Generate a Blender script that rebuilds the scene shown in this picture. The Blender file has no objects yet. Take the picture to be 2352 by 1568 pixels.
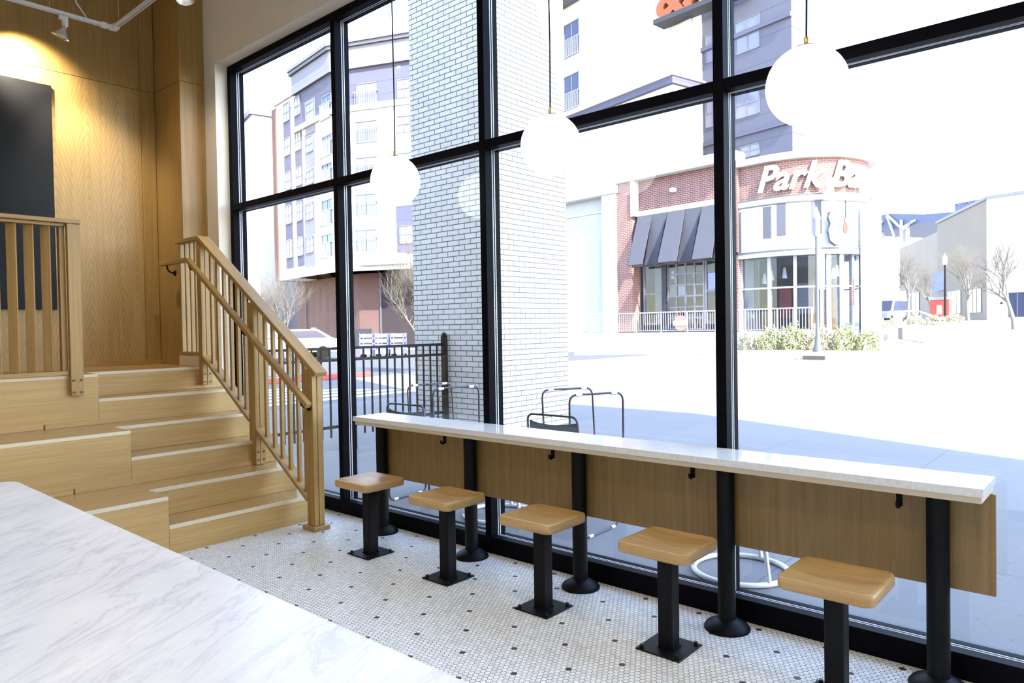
import bpy, math, random
from mathutils import Vector, Matrix
random.seed(7)
S = bpy.context.scene
COL = S.collection
PI = math.pi

# ------------------------------------------------------------------ camera
CAM = Vector((0.0, 0.0, 1.36))
YAW, PITCH, ROLL, FPX = 0.72300969, -0.01941408, -0.01673482, 1640.1661
_f = Vector((-math.sin(YAW)*math.cos(PITCH), math.cos(YAW)*math.cos(PITCH), math.sin(PITCH)))
_r = _f.cross(Vector((0, 0, 1))).normalized()
_u = _r.cross(_f)
RIGHT = _r*math.cos(ROLL) + _u*math.sin(ROLL)
UP = -_r*math.sin(ROLL) + _u*math.cos(ROLL)
FWD = _f
cd = bpy.data.cameras.new('camera')
cam = bpy.data.objects.new('camera', cd)
COL.objects.link(cam)
mw = Matrix((RIGHT, UP, -FWD)).transposed().to_4x4()
mw.translation = CAM
cam.matrix_world = mw
cd.sensor_fit = 'HORIZONTAL'
cd.sensor_width = 36.0
cd.lens = FPX/2352*36.0
cd.clip_start = 0.02
cd.clip_end = 600
S.camera = cam

def ray(px, py):
    return RIGHT*((px-1176)/FPX) - UP*((py-784)/FPX) + FWD
def at(axis, val, px, py):
    d = ray(px, py)
    return CAM + d*((val-CAM[axis])/d[axis])
def deep(px, py, depth):
    return CAM + ray(px, py)*depth

# ------------------------------------------------------------------ mesh builder
class MB:
    def __init__(s, mat=None):
        s.v = []; s.f = []; s.uv = []; s.sm = []; s.M = mat or Matrix.Identity(4)
    def _add(s, pts, faces, uvs, smooth=False):
        b = len(s.v)
        s.v += [s.M @ Vector(p) for p in pts]
        for f, u in zip(faces, uvs):
            s.f.append([b+i for i in f]); s.uv.append(u); s.sm.append(smooth)
    def box(s, x0, x1, y0, y1, z0, z1, g='x', T=None):
        """g: which axis the top faces run their u along"""
        p = [(x0,y0,z0),(x1,y0,z0),(x1,y1,z0),(x0,y1,z0),(x0,y0,z1),(x1,y0,z1),(x1,y1,z1),(x0,y1,z1)]
        fs = [(0,3,2,1),(4,5,6,7),(0,1,5,4),(2,3,7,6),(1,2,6,5),(3,0,4,7)]
        nm = [2,2,1,1,0,0]
        uv = []
        for f, n in zip(fs, nm):
            o = []
            for i in f:
                q = p[i]
                if n == 2: o.append((q[0],q[1]) if g == 'x' else (q[1],q[0]))
                elif n == 1: o.append((q[0],q[2]))
                else: o.append((q[1],q[2]))
            uv.append(o)
        if T is not None: p = [T @ Vector(q) for q in p]
        s._add(p, fs, uv)
        return s
    def beam(s, a, b, w, h, up=(0,0,1)):
        """box running from a to b, w wide (sideways), h tall"""
        a = Vector(a); b = Vector(b); d = b-a; L = d.length; d.normalize()
        side = d.cross(Vector(up)).normalized(); u2 = side.cross(d)
        T = Matrix((d, side, u2)).transposed().to_4x4(); T.translation = a
        return s.box(0, L, -w/2, w/2, -h/2, h/2, T=T)
    def poly(s, pts, smooth=False):
        pts = [Vector(p) for p in pts]
        n = (pts[1]-pts[0]).cross(pts[2]-pts[0])
        k = max(range(3), key=lambda i: abs(n[i]))
        uv = [[((q[1],q[2]),(q[0],q[2]),(q[0],q[1]))[k] for q in pts]]
        s._add(pts, [list(range(len(pts)))], uv, smooth)
        return s
    def prism(s, poly, z0, z1, axis=2):
        """extrude a 2-D outline; axis 2: (x,y)->z ; axis 1: (x,z)->y ; axis 0: (y,z)->x"""
        def P(q, h):
            if axis == 2: return (q[0], q[1], h)
            if axis == 1: return (q[0], h, q[1])
            return (h, q[0], q[1])
        n = len(poly)
        pts = [P(q, z0) for q in poly] + [P(q, z1) for q in poly]
        fs = [list(range(n))[::-1], list(range(n, 2*n))]
        uv = [[(poly[i][0],poly[i][1]) for i in fs[0]], [(poly[i-n][0],poly[i-n][1]) for i in fs[1]]]
        acc = 0
        for i in range(n):
            j = (i+1) % n
            L = math.hypot(poly[j][0]-poly[i][0], poly[j][1]-poly[i][1])
            fs.append([i, j, n+j, n+i])
            uv.append([(acc,z0),(acc+L,z0),(acc+L,z1),(acc,z1)]); acc += L
        s._add(pts, fs, uv)
        return s
    def lathe(s, prof, c=(0,0,0), seg=32, smooth=True, T=None):
        c = Vector(c); pts = []; fs = []; uv = []
        for (r, z) in prof:
            for k in range(seg):
                a = 2*PI*k/seg
                q = Vector((r*math.cos(a), r*math.sin(a), z))
                pts.append((T @ q if T is not None else q) + c)
        m = len(prof)
        for i in range(m-1):
            for k in range(seg):
                k2 = (k+1) % seg
                fs.append([i*seg+k, i*seg+k2, (i+1)*seg+k2, (i+1)*seg+k])
                u0 = k/seg; u1 = (k+1)/seg
                uv.append([(u0,prof[i][1]),(u1,prof[i][1]),(u1,prof[i+1][1]),(u0,prof[i+1][1])])
        s._add(pts, fs, uv, smooth)
        if prof[0][0] > 1e-5: s._add(pts[:seg][::-1], [list(range(seg))], [[(0,0)]*seg])
        if prof[-1][0] > 1e-5: s._add(pts[-seg:], [list(range(seg))], [[(0,0)]*seg])
        return s
    def cyl(s, a, b, r0, r1=None, seg=16, caps=True):
        return s.tube([a, b], [r0, r0 if r1 is None else r1], seg, caps)
    def tube(s, pts, r, seg=10, caps=True, closed=False):
        pts = [Vector(p) for p in pts]; n = len(pts)
        if not hasattr(r, '__len__'): r = [r]*n
        ring = []; prev = None; acc = 0; lens = []
        for i, p in enumerate(pts):
            if closed: d = (pts[(i+1) % n]-pts[i-1])
            elif i == 0: d = pts[1]-pts[0]
            elif i == n-1: d = pts[-1]-pts[-2]
            else: d = (pts[i+1]-p).normalized()+(p-pts[i-1]).normalized()
            if d.length < 1e-9: d = Vector((0,0,1))
            d.normalize()
            if prev is None:
                a = d.orthogonal().normalized()
            else:
                a = prev - d*prev.dot(d)
                a = a.normalized() if a.length > 1e-6 else d.orthogonal().normalized()
            prev = a; b = d.cross(a)
            ring += [p + (a*math.cos(2*PI*k/seg)+b*math.sin(2*PI*k/seg))*r[i] for k in range(seg)]
            if i: acc += (p-pts[i-1]).length
            lens.append(acc)
        fs = []; uv = []
        for i in range(n if closed else n-1):
            j = (i+1) % n
            for k in range(seg):
                k2 = (k+1) % seg
                fs.append([i*seg+k, i*seg+k2, j*seg+k2, j*seg+k])
                uv.append([(k/seg,lens[i]),((k+1)/seg,lens[i]),((k+1)/seg,lens[j]),(k/seg,lens[j])])
        s._add(ring, fs, uv, True)
        if caps and not closed:
            s._add(ring[:seg][::-1], [list(range(seg))], [[(0,0)]*seg])
            s._add(ring[-seg:], [list(range(seg))], [[(0,0)]*seg])
        return s
    def ball(s, c, r, seg=24, rings=12, sc=(1,1,1)):
        prof = [(max(1e-6, r*math.sin(PI*i/rings)), -r*math.cos(PI*i/rings)) for i in range(rings+1)]
        prof[0] = (1e-6, prof[0][1]); prof[-1] = (1e-6, prof[-1][1])
        T = Matrix.Diagonal((sc[0], sc[1], sc[2], 1))
        return s.lathe(prof, c, seg, True, T)
    def build(s, name, mat, parent=None, org=None, bevel=0, seg=2):
        me = bpy.data.meshes.new(name)
        o_ = Vector(org) if org is not None else Vector((0,0,0))
        me.from_pydata([tuple(v-o_) for v in s.v], [], s.f)
        ul = me.uv_layers.new(name='UVMap')
        i = 0
        for u in s.uv:
            for c in u:
                ul.data[i].uv = c; i += 1
        me.polygons.foreach_set('use_smooth', s.sm)
        me.materials.append(mat)
        me.update()
        o = bpy.data.objects.new(name, me); COL.objects.link(o)
        if parent is not None: o.parent = parent
        elif org is not None: o.location = o_
        if bevel:
            m = o.modifiers.new('edge', 'BEVEL'); m.width = bevel; m.segments = seg
            m.limit_method = 'ANGLE'; m.angle_limit = math.radians(40)
        return o

def thing(name, label, cat, loc=(0,0,0), group=None, rz=0):
    o = bpy.data.objects.new(name, None); COL.objects.link(o)
    o.location = loc; o.rotation_euler = (0,0,rz); o.empty_display_size = 0.1
    o['label'] = label; o['category'] = cat
    if group: o['group'] = group
    return o
def tag(o, label, cat, group=None, kind=None):
    o['label'] = label; o['category'] = cat
    if group: o['group'] = group
    if kind: o['kind'] = kind
    return o
def struct(o):
    o['kind'] = 'structure'; return o
def dup(o, parent=None):
    c = o.copy(); COL.objects.link(c)
    if parent is not None: c.parent = parent
    for ch in [x for x in bpy.data.objects if x.parent == o]:
        dup(ch, c)
    return c

# ------------------------------------------------------------------ materials
def new_mat(name):
    m = bpy.data.materials.new(name); m.use_nodes = True
    nt = m.node_tree; nt.nodes.clear()
    out = nt.nodes.new('ShaderNodeOutputMaterial')
    b = nt.nodes.new('ShaderNodeBsdfPrincipled')
    nt.links.new(b.outputs[0], out.inputs[0])
    return m, nt, b, out
def lin(r, g, b):
    return tuple((c/255/12.92 if c/255 <= .04045 else ((c/255+.055)/1.055)**2.4) for c in (r, g, b)) + (1,)
def node(nt, t, **k):
    n = nt.nodes.new(t)
    for a, v in k.items(): setattr(n, a, v)
    return n
def mathn(nt, op, a, b=None, c=None):
    n = nt.nodes.new('ShaderNodeMath'); n.operation = op
    for i, x in enumerate((a, b, c)):
        if x is None: continue
        if isinstance(x, (int, float)): n.inputs[i].default_value = x
        else: nt.links.new(x, n.inputs[i])
    return n.outputs[0]
def vmath(nt, op, a, b=None):
    n = nt.nodes.new('ShaderNodeVectorMath'); n.operation = op
    for i, x in enumerate((a, b)):
        if x is None: continue
        if isinstance(x, (tuple, list)): n.inputs[i].default_value = x
        else: nt.links.new(x, n.inputs[i])
    return n
def mixc(nt, fac, a, b, mode='MIX'):
    n = nt.nodes.new('ShaderNodeMix'); n.data_type = 'RGBA'; n.blend_type = mode
    for k, x in ((0, fac), (6, a), (7, b)):
        if isinstance(x, (int, float, tuple)): n.inputs[k].default_value = x
        else: nt.links.new(x, n.inputs[k])
    return n.outputs[2]
def ramp(nt, fac, stops):
    n = nt.nodes.new('ShaderNodeValToRGB')
    el = n.color_ramp.elements
    while len(el) < len(stops): el.new(0.5)
    for e, (p, c) in zip(el, stops): e.position = p; e.color = c
    nt.links.new(fac, n.inputs[0]); return n.outputs[0]
def noise(nt, vec, scale, detail=3, rough=.5, dist=0):
    n = nt.nodes.new('ShaderNodeTexNoise')
    n.inputs['Scale'].default_value = scale; n.inputs['Detail'].default_value = detail
    n.inputs['Roughness'].default_value = rough; n.inputs['Distortion'].default_value = dist
    nt.links.new(vec, n.inputs['Vector']); return n.outputs[0]
def mapping(nt, vec, scale=(1,1,1), loc=(0,0,0), rot=(0,0,0)):
    n = nt.nodes.new('ShaderNodeMapping')
    n.inputs['Scale'].default_value = scale; n.inputs['Location'].default_value = loc; n.inputs['Rotation'].default_value = rot
    nt.links.new(vec, n.inputs[0]); return n.outputs[0]
def uvvec(nt, rnd=False):
    uv = nt.nodes.new('ShaderNodeTexCoord').outputs['UV']
    if rnd:
        oi = nt.nodes.new('ShaderNodeObjectInfo')
        uv = vmath(nt, 'ADD', uv, vmath(nt, 'SCALE', (13.7, 7.3, 0)).outputs[0]).outputs[0] if False else uv
        cx = nt.nodes.new('ShaderNodeCombineXYZ')
        nt.links.new(mathn(nt, 'MULTIPLY', oi.outputs['Random'], 23.0), cx.inputs[0])
        nt.links.new(mathn(nt, 'MULTIPLY', oi.outputs['Random'], 57.0), cx.inputs[1])
        uv = vmath(nt, 'ADD', uv, cx.outputs[0]).outputs[0]
    return uv
def bump(nt, b, h, strength=.1, dist=.01):
    n = nt.nodes.new('ShaderNodeBump'); n.inputs['Strength'].default_value = strength; n.inputs['Distance'].default_value = dist
    nt.links.new(h, n.inputs['Height']); nt.links.new(n.outputs[0], b.inputs['Normal'])
def plain(name, col, rough=.5, metal=0, spec=.5, coat=0, var=0):
    m, nt, b, out = new_mat(name)
    b.inputs['Roughness'].default_value = rough; b.inputs['Metallic'].default_value = metal
    b.inputs['Specular IOR Level'].default_value = spec; b.inputs['Coat Weight'].default_value = coat
    tc = nt.nodes.new('ShaderNodeTexCoord').outputs['Object']
    n = noise(nt, tc, 6, 4)
    v = var or .06
    lo = tuple(c*(1-v) for c in col[:3])+(1,); hi = tuple(min(1, c*(1+v)) for c in col[:3])+(1,)
    nt.links.new(ramp(nt, n, [(.3, lo), (.7, hi)]), b.inputs['Base Color'])
    return m
def wood(name, c1, c2, along='v', rough=.42, fine=1.0, cath=False, spec=.4, rnd=True, broad=3.0, dark=.72):
    """straight grained timber; grain runs along u or v of the metre-scaled UV map"""
    m, nt, b, out = new_mat(name)
    uv = uvvec(nt, rnd)
    if along == 'u': uv = mapping(nt, uv, rot=(0, 0, PI/2))
    wob = noise(nt, mapping(nt, uv, (5, .7, 1)), 1.0, 2)
    a = noise(nt, mapping(nt, uv, (55*fine, 1.6, 1)), 1.0, 5, .6)
    f = noise(nt, mapping(nt, uv, (420*fine, 9, 1)), 1.0, 2, .6)
    br = noise(nt, mapping(nt, uv, (broad, .35, 1)), 1.0, 2)
    g = a
    if cath:
        # book-matched cathedral figure: nested arches repeated sideways
        sx = nt.nodes.new('ShaderNodeSeparateXYZ'); nt.links.new(uv, sx.inputs[0])
        xx = mathn(nt, 'PINGPONG', mathn(nt, 'ADD', sx.outputs[0], .02), .125)
        sq = mathn(nt, 'MULTIPLY', mathn(nt, 'POWER', mathn(nt, 'ABSOLUTE', mathn(nt, 'SUBTRACT', xx, .002)), 1.12), 4.2)
        h = mathn(nt, 'ADD', sx.outputs[1], mathn(nt, 'ADD', sq, mathn(nt, 'MULTIPLY', wob, .22)))
        # arches are open near the top of the sheet and close up into straight grain below
        fr_ = mathn(nt, 'MULTIPLY', h, 10.5)
        rings = mathn(nt, 'SMOOTH_MIN', mathn(nt, 'FRACT', fr_), 1.0, .2)
        g = mathn(nt, 'ADD', mathn(nt, 'MULTIPLY', a, .70), mathn(nt, 'MULTIPLY', rings, .28))
    col = ramp(nt, g, [(.28, c2), (.5, tuple((p+q)/2 for p, q in zip(c1, c2))), (.72, c1)])
    col = mixc(nt, mathn(nt, 'MULTIPLY', mathn(nt, 'GREATER_THAN', f, .62), .28), col, tuple(x*dark for x in c2[:3])+(1,))
    col = mixc(nt, mathn(nt, 'MULTIPLY', br, .35), col, c2)
    nt.links.new(col, b.inputs['Base Color'])
    b.inputs['Roughness'].default_value = rough; b.inputs['Specular IOR Level'].default_value = spec
    bump(nt, b, f, .06, .002)
    return m

def hex_tile(name, p, origin):
    m, nt, b, out = new_mat(name)
    pos = nt.nodes.new('ShaderNodeTexCoord').outputs['Object']
    q = vmath(nt, 'SUBTRACT', pos, (origin[0], origin[1], 0)).outputs[0]
    q = vmath(nt, 'MULTIPLY', q, (1/p, 1/p, 0)).outputs[0]
    q = vmath(nt, 'ADD', q, (1200, 1200*1.7320508, 0)).outputs[0]
    s3 = 1.7320508
    def cell(off):
        a = vmath(nt, 'ADD', q, off).outputs[0]
        a = vmath(nt, 'MULTIPLY', a, (1, 1/s3, 0)).outputs[0]
        a = vmath(nt, 'FRACTION', a).outputs[0]
        a = vmath(nt, 'SUBTRACT', a, (.5, .5, 0)).outputs[0]
        return vmath(nt, 'MULTIPLY', a, (1, s3, 0)).outputs[0]
    a = cell((.5, s3/2, 0)); c = cell((0, 0, 0))
    da = vmath(nt, 'LENGTH', a).outputs['Value']; dc = vmath(nt, 'LENGTH', c).outputs['Value']
    sel = mathn(nt, 'LESS_THAN', dc, da)
    mx = nt.nodes.new('ShaderNodeMix'); mx.data_type = 'VECTOR'
    nt.links.new(sel, mx.inputs[0]); nt.links.new(a, mx.inputs[4]); nt.links.new(c, mx.inputs[5])
    gv = mx.outputs[1]
    ab = vmath(nt, 'ABSOLUTE', gv).outputs[0]
    sp = nt.nodes.new('ShaderNodeSeparateXYZ'); nt.links.new(ab, sp.inputs[0])
    ed = mathn(nt, 'MAXIMUM', sp.outputs[0], vmath(nt, 'DOT_PRODUCT', ab, (.5, .8660254, 0)).outputs['Value'])
    nt_noise = noise(nt, mapping(nt, pos, (9, 9, 1)), 1, 3)
    grout = mathn(nt, 'GREATER_THAN', ed, mathn(nt, 'ADD', .442, mathn(nt, 'MULTIPLY', nt_noise, .03)))
    ctr = vmath(nt, 'SUBTRACT', q, gv).outputs[0]
    ctr = vmath(nt, 'SUBTRACT', ctr, (1200, 1200*s3, 0)).outputs[0]
    sc = nt.nodes.new('ShaderNodeSeparateXYZ'); nt.links.new(ctr, sc.inputs[0])
    j = mathn(nt, 'DIVIDE', sc.outputs[1], 8*s3/2)
    near = lambda v, t: mathn(nt, 'LESS_THAN', mathn(nt, 'ABSOLUTE', mathn(nt, 'SUBTRACT', mathn(nt, 'FRACT', mathn(nt, 'ADD', v, 100.5)), .5)), t)
    k = mathn(nt, 'DIVIDE', mathn(nt, 'SUBTRACT', sc.outputs[0], mathn(nt, 'MULTIPLY', j, 6)), 12)
    acc = mathn(nt, 'MULTIPLY', near(j, .06), near(k, .03))
    wn = nt.nodes.new('ShaderNodeTexWhiteNoise'); wn.noise_dimensions = '2D'
    rc = vmath(nt, 'SNAP', vmath(nt, 'ADD', ctr, (.05, .05, 0)).outputs[0], (.25, .25, .25)).outputs[0]
    nt.links.new(rc, wn.inputs['Vector'])
    tile = ramp(nt, wn.outputs['Value'], [(0, (.69, .67, .61, 1)), (.5, (.79, .77, .72, 1)), (1, (.85, .84, .80, 1))])
    tile = mixc(nt, acc, tile, (.004, .004, .007, 1))
    dirt = noise(nt, mapping(nt, pos, (2.2, 2.2, 1)), 1, 5)
    tile = mixc(nt, mathn(nt, 'MULTIPLY', dirt, .16), tile, (.55, .5, .42, 1))
    col = mixc(nt, grout, tile, (.055, .05, .045, 1))
    nt.links.new(col, b.inputs['Base Color'])
    nt.links.new(mathn(nt, 'ADD', .40, mathn(nt, 'MULTIPLY', grout, .5)), b.inputs['Roughness'])
    b.inputs['Specular IOR Level'].default_value = .3
    bump(nt, b, mathn(nt, 'SUBTRACT', 1, grout), .25, .001)
    return m

def brick(name, c1, c2, mortar, w=.203, h=.068, mw_=.010, rough=.8, offs=.5, var=.5):
    m, nt, b, out = new_mat(name)
    uv = uvvec(nt)
    t = nt.nodes.new('ShaderNodeTexBrick')
    t.offset = offs; t.inputs['Scale'].default_value = 1
    t.inputs['Brick Width'].default_value = w; t.inputs['Row Height'].default_value = h
    t.inputs['Mortar Size'].default_value = mw_/2; t.inputs['Mortar Smooth'].default_value = .15
    t.inputs['Color1'].default_value = c1; t.inputs['Color2'].default_value = c2; t.inputs['Mortar'].default_value = mortar
    t.inputs['Bias'].default_value = 0
    nt.links.new(uv, t.inputs['Vector'])
    n = noise(nt, uv, 30, 4)
    col = mixc(nt, mathn(nt, 'MULTIPLY', n, .15), t.outputs['Color'], tuple(x*.75 for x in c1[:3])+(1,))
    nt.links.new(col, b.inputs['Base Color'])
    b.inputs['Roughness'].default_value = rough; b.inputs['Specular IOR Level'].default_value = .25
    bump(nt, b, mathn(nt, 'SUBTRACT', 1, t.outputs['Fac']), .5, .006)
    return m

def marble(name):
    m, nt, b, out = new_mat(name)
    p = nt.nodes.new('ShaderNodeTexCoord').outputs['Object']
    pr = mapping(nt, p, rot=(0, 0, math.radians(-120)))
    w1 = noise(nt, mapping(nt, pr, (2.6, 11, 1)), 1, 8, .66, .9)
    w2 = noise(nt, mapping(nt, pr, (6, 34, 1)), 1, 8, .68, 1.0)
    w3 = noise(nt, mapping(nt, pr, (2.0, 5.0, 1)), 1, 5, .6, .5)
    v1 = mathn(nt, 'ABSOLUTE', mathn(nt, 'SUBTRACT', w1, .5))
    v2 = mathn(nt, 'ABSOLUTE', mathn(nt, 'SUBTRACT', w2, .48))
    base = ramp(nt, w3, [(.3, (.60, .61, .65, 1)), (.6, (.71, .71, .73, 1))])
    k1 = ramp(nt, v1, [(0, (1,1,1,1)), (.022, (.2,.2,.2,1)), (.06, (0,0,0,1))])
    k2 = ramp(nt, v2, [(0, (1,1,1,1)), (.05, (.2,.2,.2,1)), (.13, (0,0,0,1))])
    msk = ramp(nt, w3, [(.40, (1,1,1,1)), (.68, (.12,.12,.12,1))])
    col = mixc(nt, mathn(nt, 'MULTIPLY', mathn(nt, 'MULTIPLY', k1, msk), .54), base, (.29, .30, .39, 1))
    col = mixc(nt, mathn(nt, 'MULTIPLY', k2, .16), col, (.42, .43, .52, 1))
    nt.links.new(col, b.inputs['Base Color'])
    b.inputs['Roughness'].default_value = .28; b.inputs['Specular IOR Level'].default_value = .45
    return m

def quartz(name):
    m, nt, b, out = new_mat(name)
    p = nt.nodes.new('ShaderNodeTexCoord').outputs['Object']
    n = noise(nt, p, 60, 4, .7); n2 = noise(nt, p, 240, 2)
    col = ramp(nt, n, [(.3, (.66, .63, .58, 1)), (.55, (.76, .745, .71, 1)), (.8, (.80, .79, .76, 1))])
    col = mixc(nt, mathn(nt, 'MULTIPLY', mathn(nt, 'GREATER_THAN', n2, .66), .3), col, (.42, .38, .33, 1))
    nt.links.new(col, b.inputs['Base Color'])
    b.inputs['Roughness'].default_value = .09; b.inputs['Specular IOR Level'].default_value = .5
    return m

def glass(name, tint=(.97, .985, .98, 1), rough=0.0, refl=1.0):
    m, nt, b, out = new_mat(name); nt.nodes.remove(b)
    tr = nt.nodes.new('ShaderNodeBsdfTransparent'); tr.inputs[0].default_value = tint
    gl = nt.nodes.new('ShaderNodeBsdfGlossy'); gl.inputs['Roughness'].default_value = rough
    lw = nt.nodes.new('ShaderNodeLayerWeight'); lw.inputs[0].default_value = .5
    fr = mathn(nt, 'ADD', .04, mathn(nt, 'MULTIPLY', mathn(nt, 'POWER', lw.outputs['Facing'], 5.0), .96))
    mx = nt.nodes.new('ShaderNodeMixShader')
    nt.links.new(mathn(nt, 'MULTIPLY', fr, refl), mx.inputs[0])
    nt.links.new(tr.outputs[0], mx.inputs[1]); nt.links.new(gl.outputs[0], mx.inputs[2])
    nt.links.new(mx.outputs[0], out.inputs[0])
    return m
def emit(name, col, strength):
    m, nt, b, out = new_mat(name)
    b.inputs['Base Color'].default_value = col
    b.inputs['Emission Color'].default_value = col; b.inputs['Emission Strength'].default_value = strength
    return m
def concrete(name, c1, c2, rough=.85, sc=1.0):
    m, nt, b, out = new_mat(name)
    p = nt.nodes.new('ShaderNodeTexCoord').outputs['Object']
    n = noise(nt, p, 1.3*sc, 6, .6); n2 = noise(nt, p, 45*sc, 3, .6)
    g = mathn(nt, 'ADD', mathn(nt, 'MULTIPLY', n, .6), mathn(nt, 'MULTIPLY', n2, .4))
    nt.links.new(ramp(nt, g, [(.35, c1), (.65, c2)]), b.inputs['Base Color'])
    b.inputs['Roughness'].default_value = rough; b.inputs['Specular IOR Level'].default_value = .2
    return m

OAK1, OAK2 = (.57, .375, .150, 1), (.42, .255, .085, 1)
M = dict(
    tile=hex_tile('hex_tile', .02396, (-2.14, 2.0773)),
    wall_oak=wood('wall_oak', (.40, .25, .085, 1), (.265, .155, .043, 1), 'v', .38, .8),
    wall_oak_arch=wood('wall_oak_arch', (.46, .30, .11, 1), (.29, .175, .052, 1), 'v', .36, .8, cath=True),
    stair_oak=wood('stair_oak', OAK1, OAK2, 'u', .36),
    tread_oak=wood('tread_oak', (.50, .315, .12, 1), (.37, .215, .07, 1), 'u', .24, spec=.55),
    rail_oak=wood('rail_oak', (.46, .285, .10, 1), (.31, .175, .052, 1), 'v', .36),
    rail_oak_long=wood('rail_oak_long', (.46, .285, .10, 1), (.31, .175, .052, 1), 'u', .34),
    ply_edge=wood('ply_edge', (.74, .64, .46, 1), (.66, .53, .35, 1), 'u', .5),
    seat_oak=wood('seat_oak', (.62, .42, .185, 1), (.40, .215, .06, 1), 'u', .30, .35, spec=.5, broad=7),
    panel_oak=wood('panel_oak', (.36, .225, .085, 1), (.215, .125, .038, 1), 'v', .45, .7),
    black=plain('black_steel', (.003, .003, .004, 1), .5, spec=.16),
    frame=plain('black_aluminium', (.0035, .0035, .0055, 1), .5, spec=.035),
    marble=marble('marble'), quartz=quartz('quartz'),
    cream=plain('cream_paint', (.76, .70, .60, 1), .8, spec=.2, var=.02),
    white=plain('white_paint', (.80, .79, .76, 1), .8, spec=.2, var=.02),
    white_metal=plain('white_metal', (.75, .75, .74, 1), .35),
    silver=plain('silver_reflector', (.7, .7, .7, 1), .25, metal=.8),
    chalk=plain('chalkboard', (.007, .007, .0085, 1), .5, spec=.2, var=.15),
    brass=plain('brass', (.62, .45, .17, 1), .28, metal=1),
    globe=emit('globe_glass', (1, .96, .88, 1), 3.2),
    cord=plain('black_cord', (.01, .01, .012, 1), .6),
    glass=glass('window_glass'),
    gasket=plain('grey_gasket', (.55, .56, .6, 1), .4),
    bolt=plain('dark_bolt', (.02, .017, .014, 1), .35, metal=.6),
    bronze=plain('bronze_bolt', (.10, .06, .03, 1), .4, metal=.7),
)
# ================================================================== ROOM SHELL
XB = -6.77            # oak back wall
GY = 3.19             # glass plane
struct(MB().box(-7.2, 6.0, -6.0, 3.117, -.12, 0).build('floor', M['tile']))
struct(MB().box(-7.2, 6.2, -6.2, 3.01, 4.8, 4.92).build('ceiling', M['white']))
struct(MB().box(-7.2, 6.2, -6.2, -6.0, 0, 4.8).build('wall_front', M['white']))
struct(MB().box(6.0, 6.2, -6.0, 3.01, 0, 4.8).build('wall_right', M['white']))
# back wall: a core with veneer boards on it, dark joints between them
wb = struct(MB().box(XB-.25, XB-.012, -6.0, 3.01, 0, 4.8).build('wall_back', M['bronze']))
ys = [-6.0, -1.0, .25, 1.45, 2.662, 2.788]
for k in range(5):
    y0, y1 = ys[k]+.0015, ys[k+1]-.0015
    arch = 0 < k < 4
    MB().box(XB-.012, XB, y0, y1, 1.08, 3.548).build('veneer_board', M['wall_oak_arch' if arch else 'wall_oak'], wb)
    MB().box(XB-.012, XB, y0, y1, 3.552, 4.8).build('veneer_board', M['wall_oak'], wb)
struct(MB().box(XB, XB+.014, -6.0, 2.79, 1.08, 1.125).build('baseboard_back', M['rail_oak_long']))
# boxed corner: a side face towards the room and a face towards the window
wc = struct(MB().box(XB, -6.267, 2.802, 3.0, 0, 4.8).build('wall_corner', M['bronze']))
for z0, z1 in ((1.08, 3.548), (3.552, 4.8)):
    MB().box(XB+.001, -6.255, 2.79, 2.802, z0, z1).build('veneer_board', M['wall_oak'], wc)
    MB().box(-6.267, -6.255, 2.8025, 3.008, z0, z1).build('veneer_board', M['wall_oak'], wc)
# window wall (cream) with the opening
ww = MB()
ww.box(-7.2, -6.055, 3.01, 3.25, 0, 4.8)
ww.box(-6.055, 6.2, 3.01, 3.25, 3.70, 4.8)
ww.box(3.05, 6.2, 3.01, 3.25, 0, 3.70)
struct(ww.build('wall_window', M['cream']))
# the rest of the building the shop sits in (it shades the pavement)
ub = MB()
ub.box(-24, -7.2, -9, 3.25, 0, 15).box(-7.2, 6.2, -9, 3.25, 4.92, 15).box(6.2, 12.8, -9, 3.25, 0, 15)
struct(ub.build('wall_outside', plain('outside_render', (.66, .64, .61, 1), .9)))

# ================================================================== STOREFRONT WINDOW
win = struct(thing('window_1', 'black aluminium storefront window filling the right wall', 'window', (0, 3.15, 0)))
del win['category'], win['label']
WO = (0, 3.15, 0)
X0, X1, ZT = -6.05, 3.05, 3.695
mull = [-4.465, -2.967, -1.463, .04, 1.54]
def frame_bar(name, x0, x1, z0, z1):
    """inner tube, glazing pocket with pale gasket, outer cap"""
    b = MB()
    b.box(x0, x1, 3.117, 3.178, z0, z1)
    b.box(x0, x1, 3.204, 3.245, z0, z1)
    vertical = (z1-z0) > (x1-x0)
    if vertical: b.box(x0+.008, x1-.008, 3.178, 3.204, z0, z1)
    else: b.box(x0, x1, 3.178, 3.204, z0+.008, z1-.008)
    o = b.build(name, M['frame'], win, WO, .0025, 1)
    g = MB()
    for yy in (3.1785, 3.1975):
        if vertical:
            g.box(x0+.0015, x0+.006, yy, yy+.006, z0, z1); g.box(x1-.006, x1-.0015, yy, yy+.006, z0, z1)
        else:
            g.box(x0, x1, yy, yy+.006, z0+.0015, z0+.006); g.box(x0, x1, yy, yy+.006, z1-.006, z1-.0015)
    g.build('gasket', M['gasket'], o, WO)
    return o
for x in mull:
    frame_bar('mullion', x-.025, x+.025, .102, ZT-.053)
frame_bar('jamb', X0, X0+.05, .102, ZT-.053); frame_bar('jamb', X1-.05, X1, .102, ZT-.053)
frame_bar('head_rail', X0, X1, ZT-.052, ZT)
sr = frame_bar('sill_rail', X0, X1, 0, .10)
edges = [X0+.05] + [q for x in mull for q in (x-.025, x+.025)] + [X1-.05]
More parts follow.
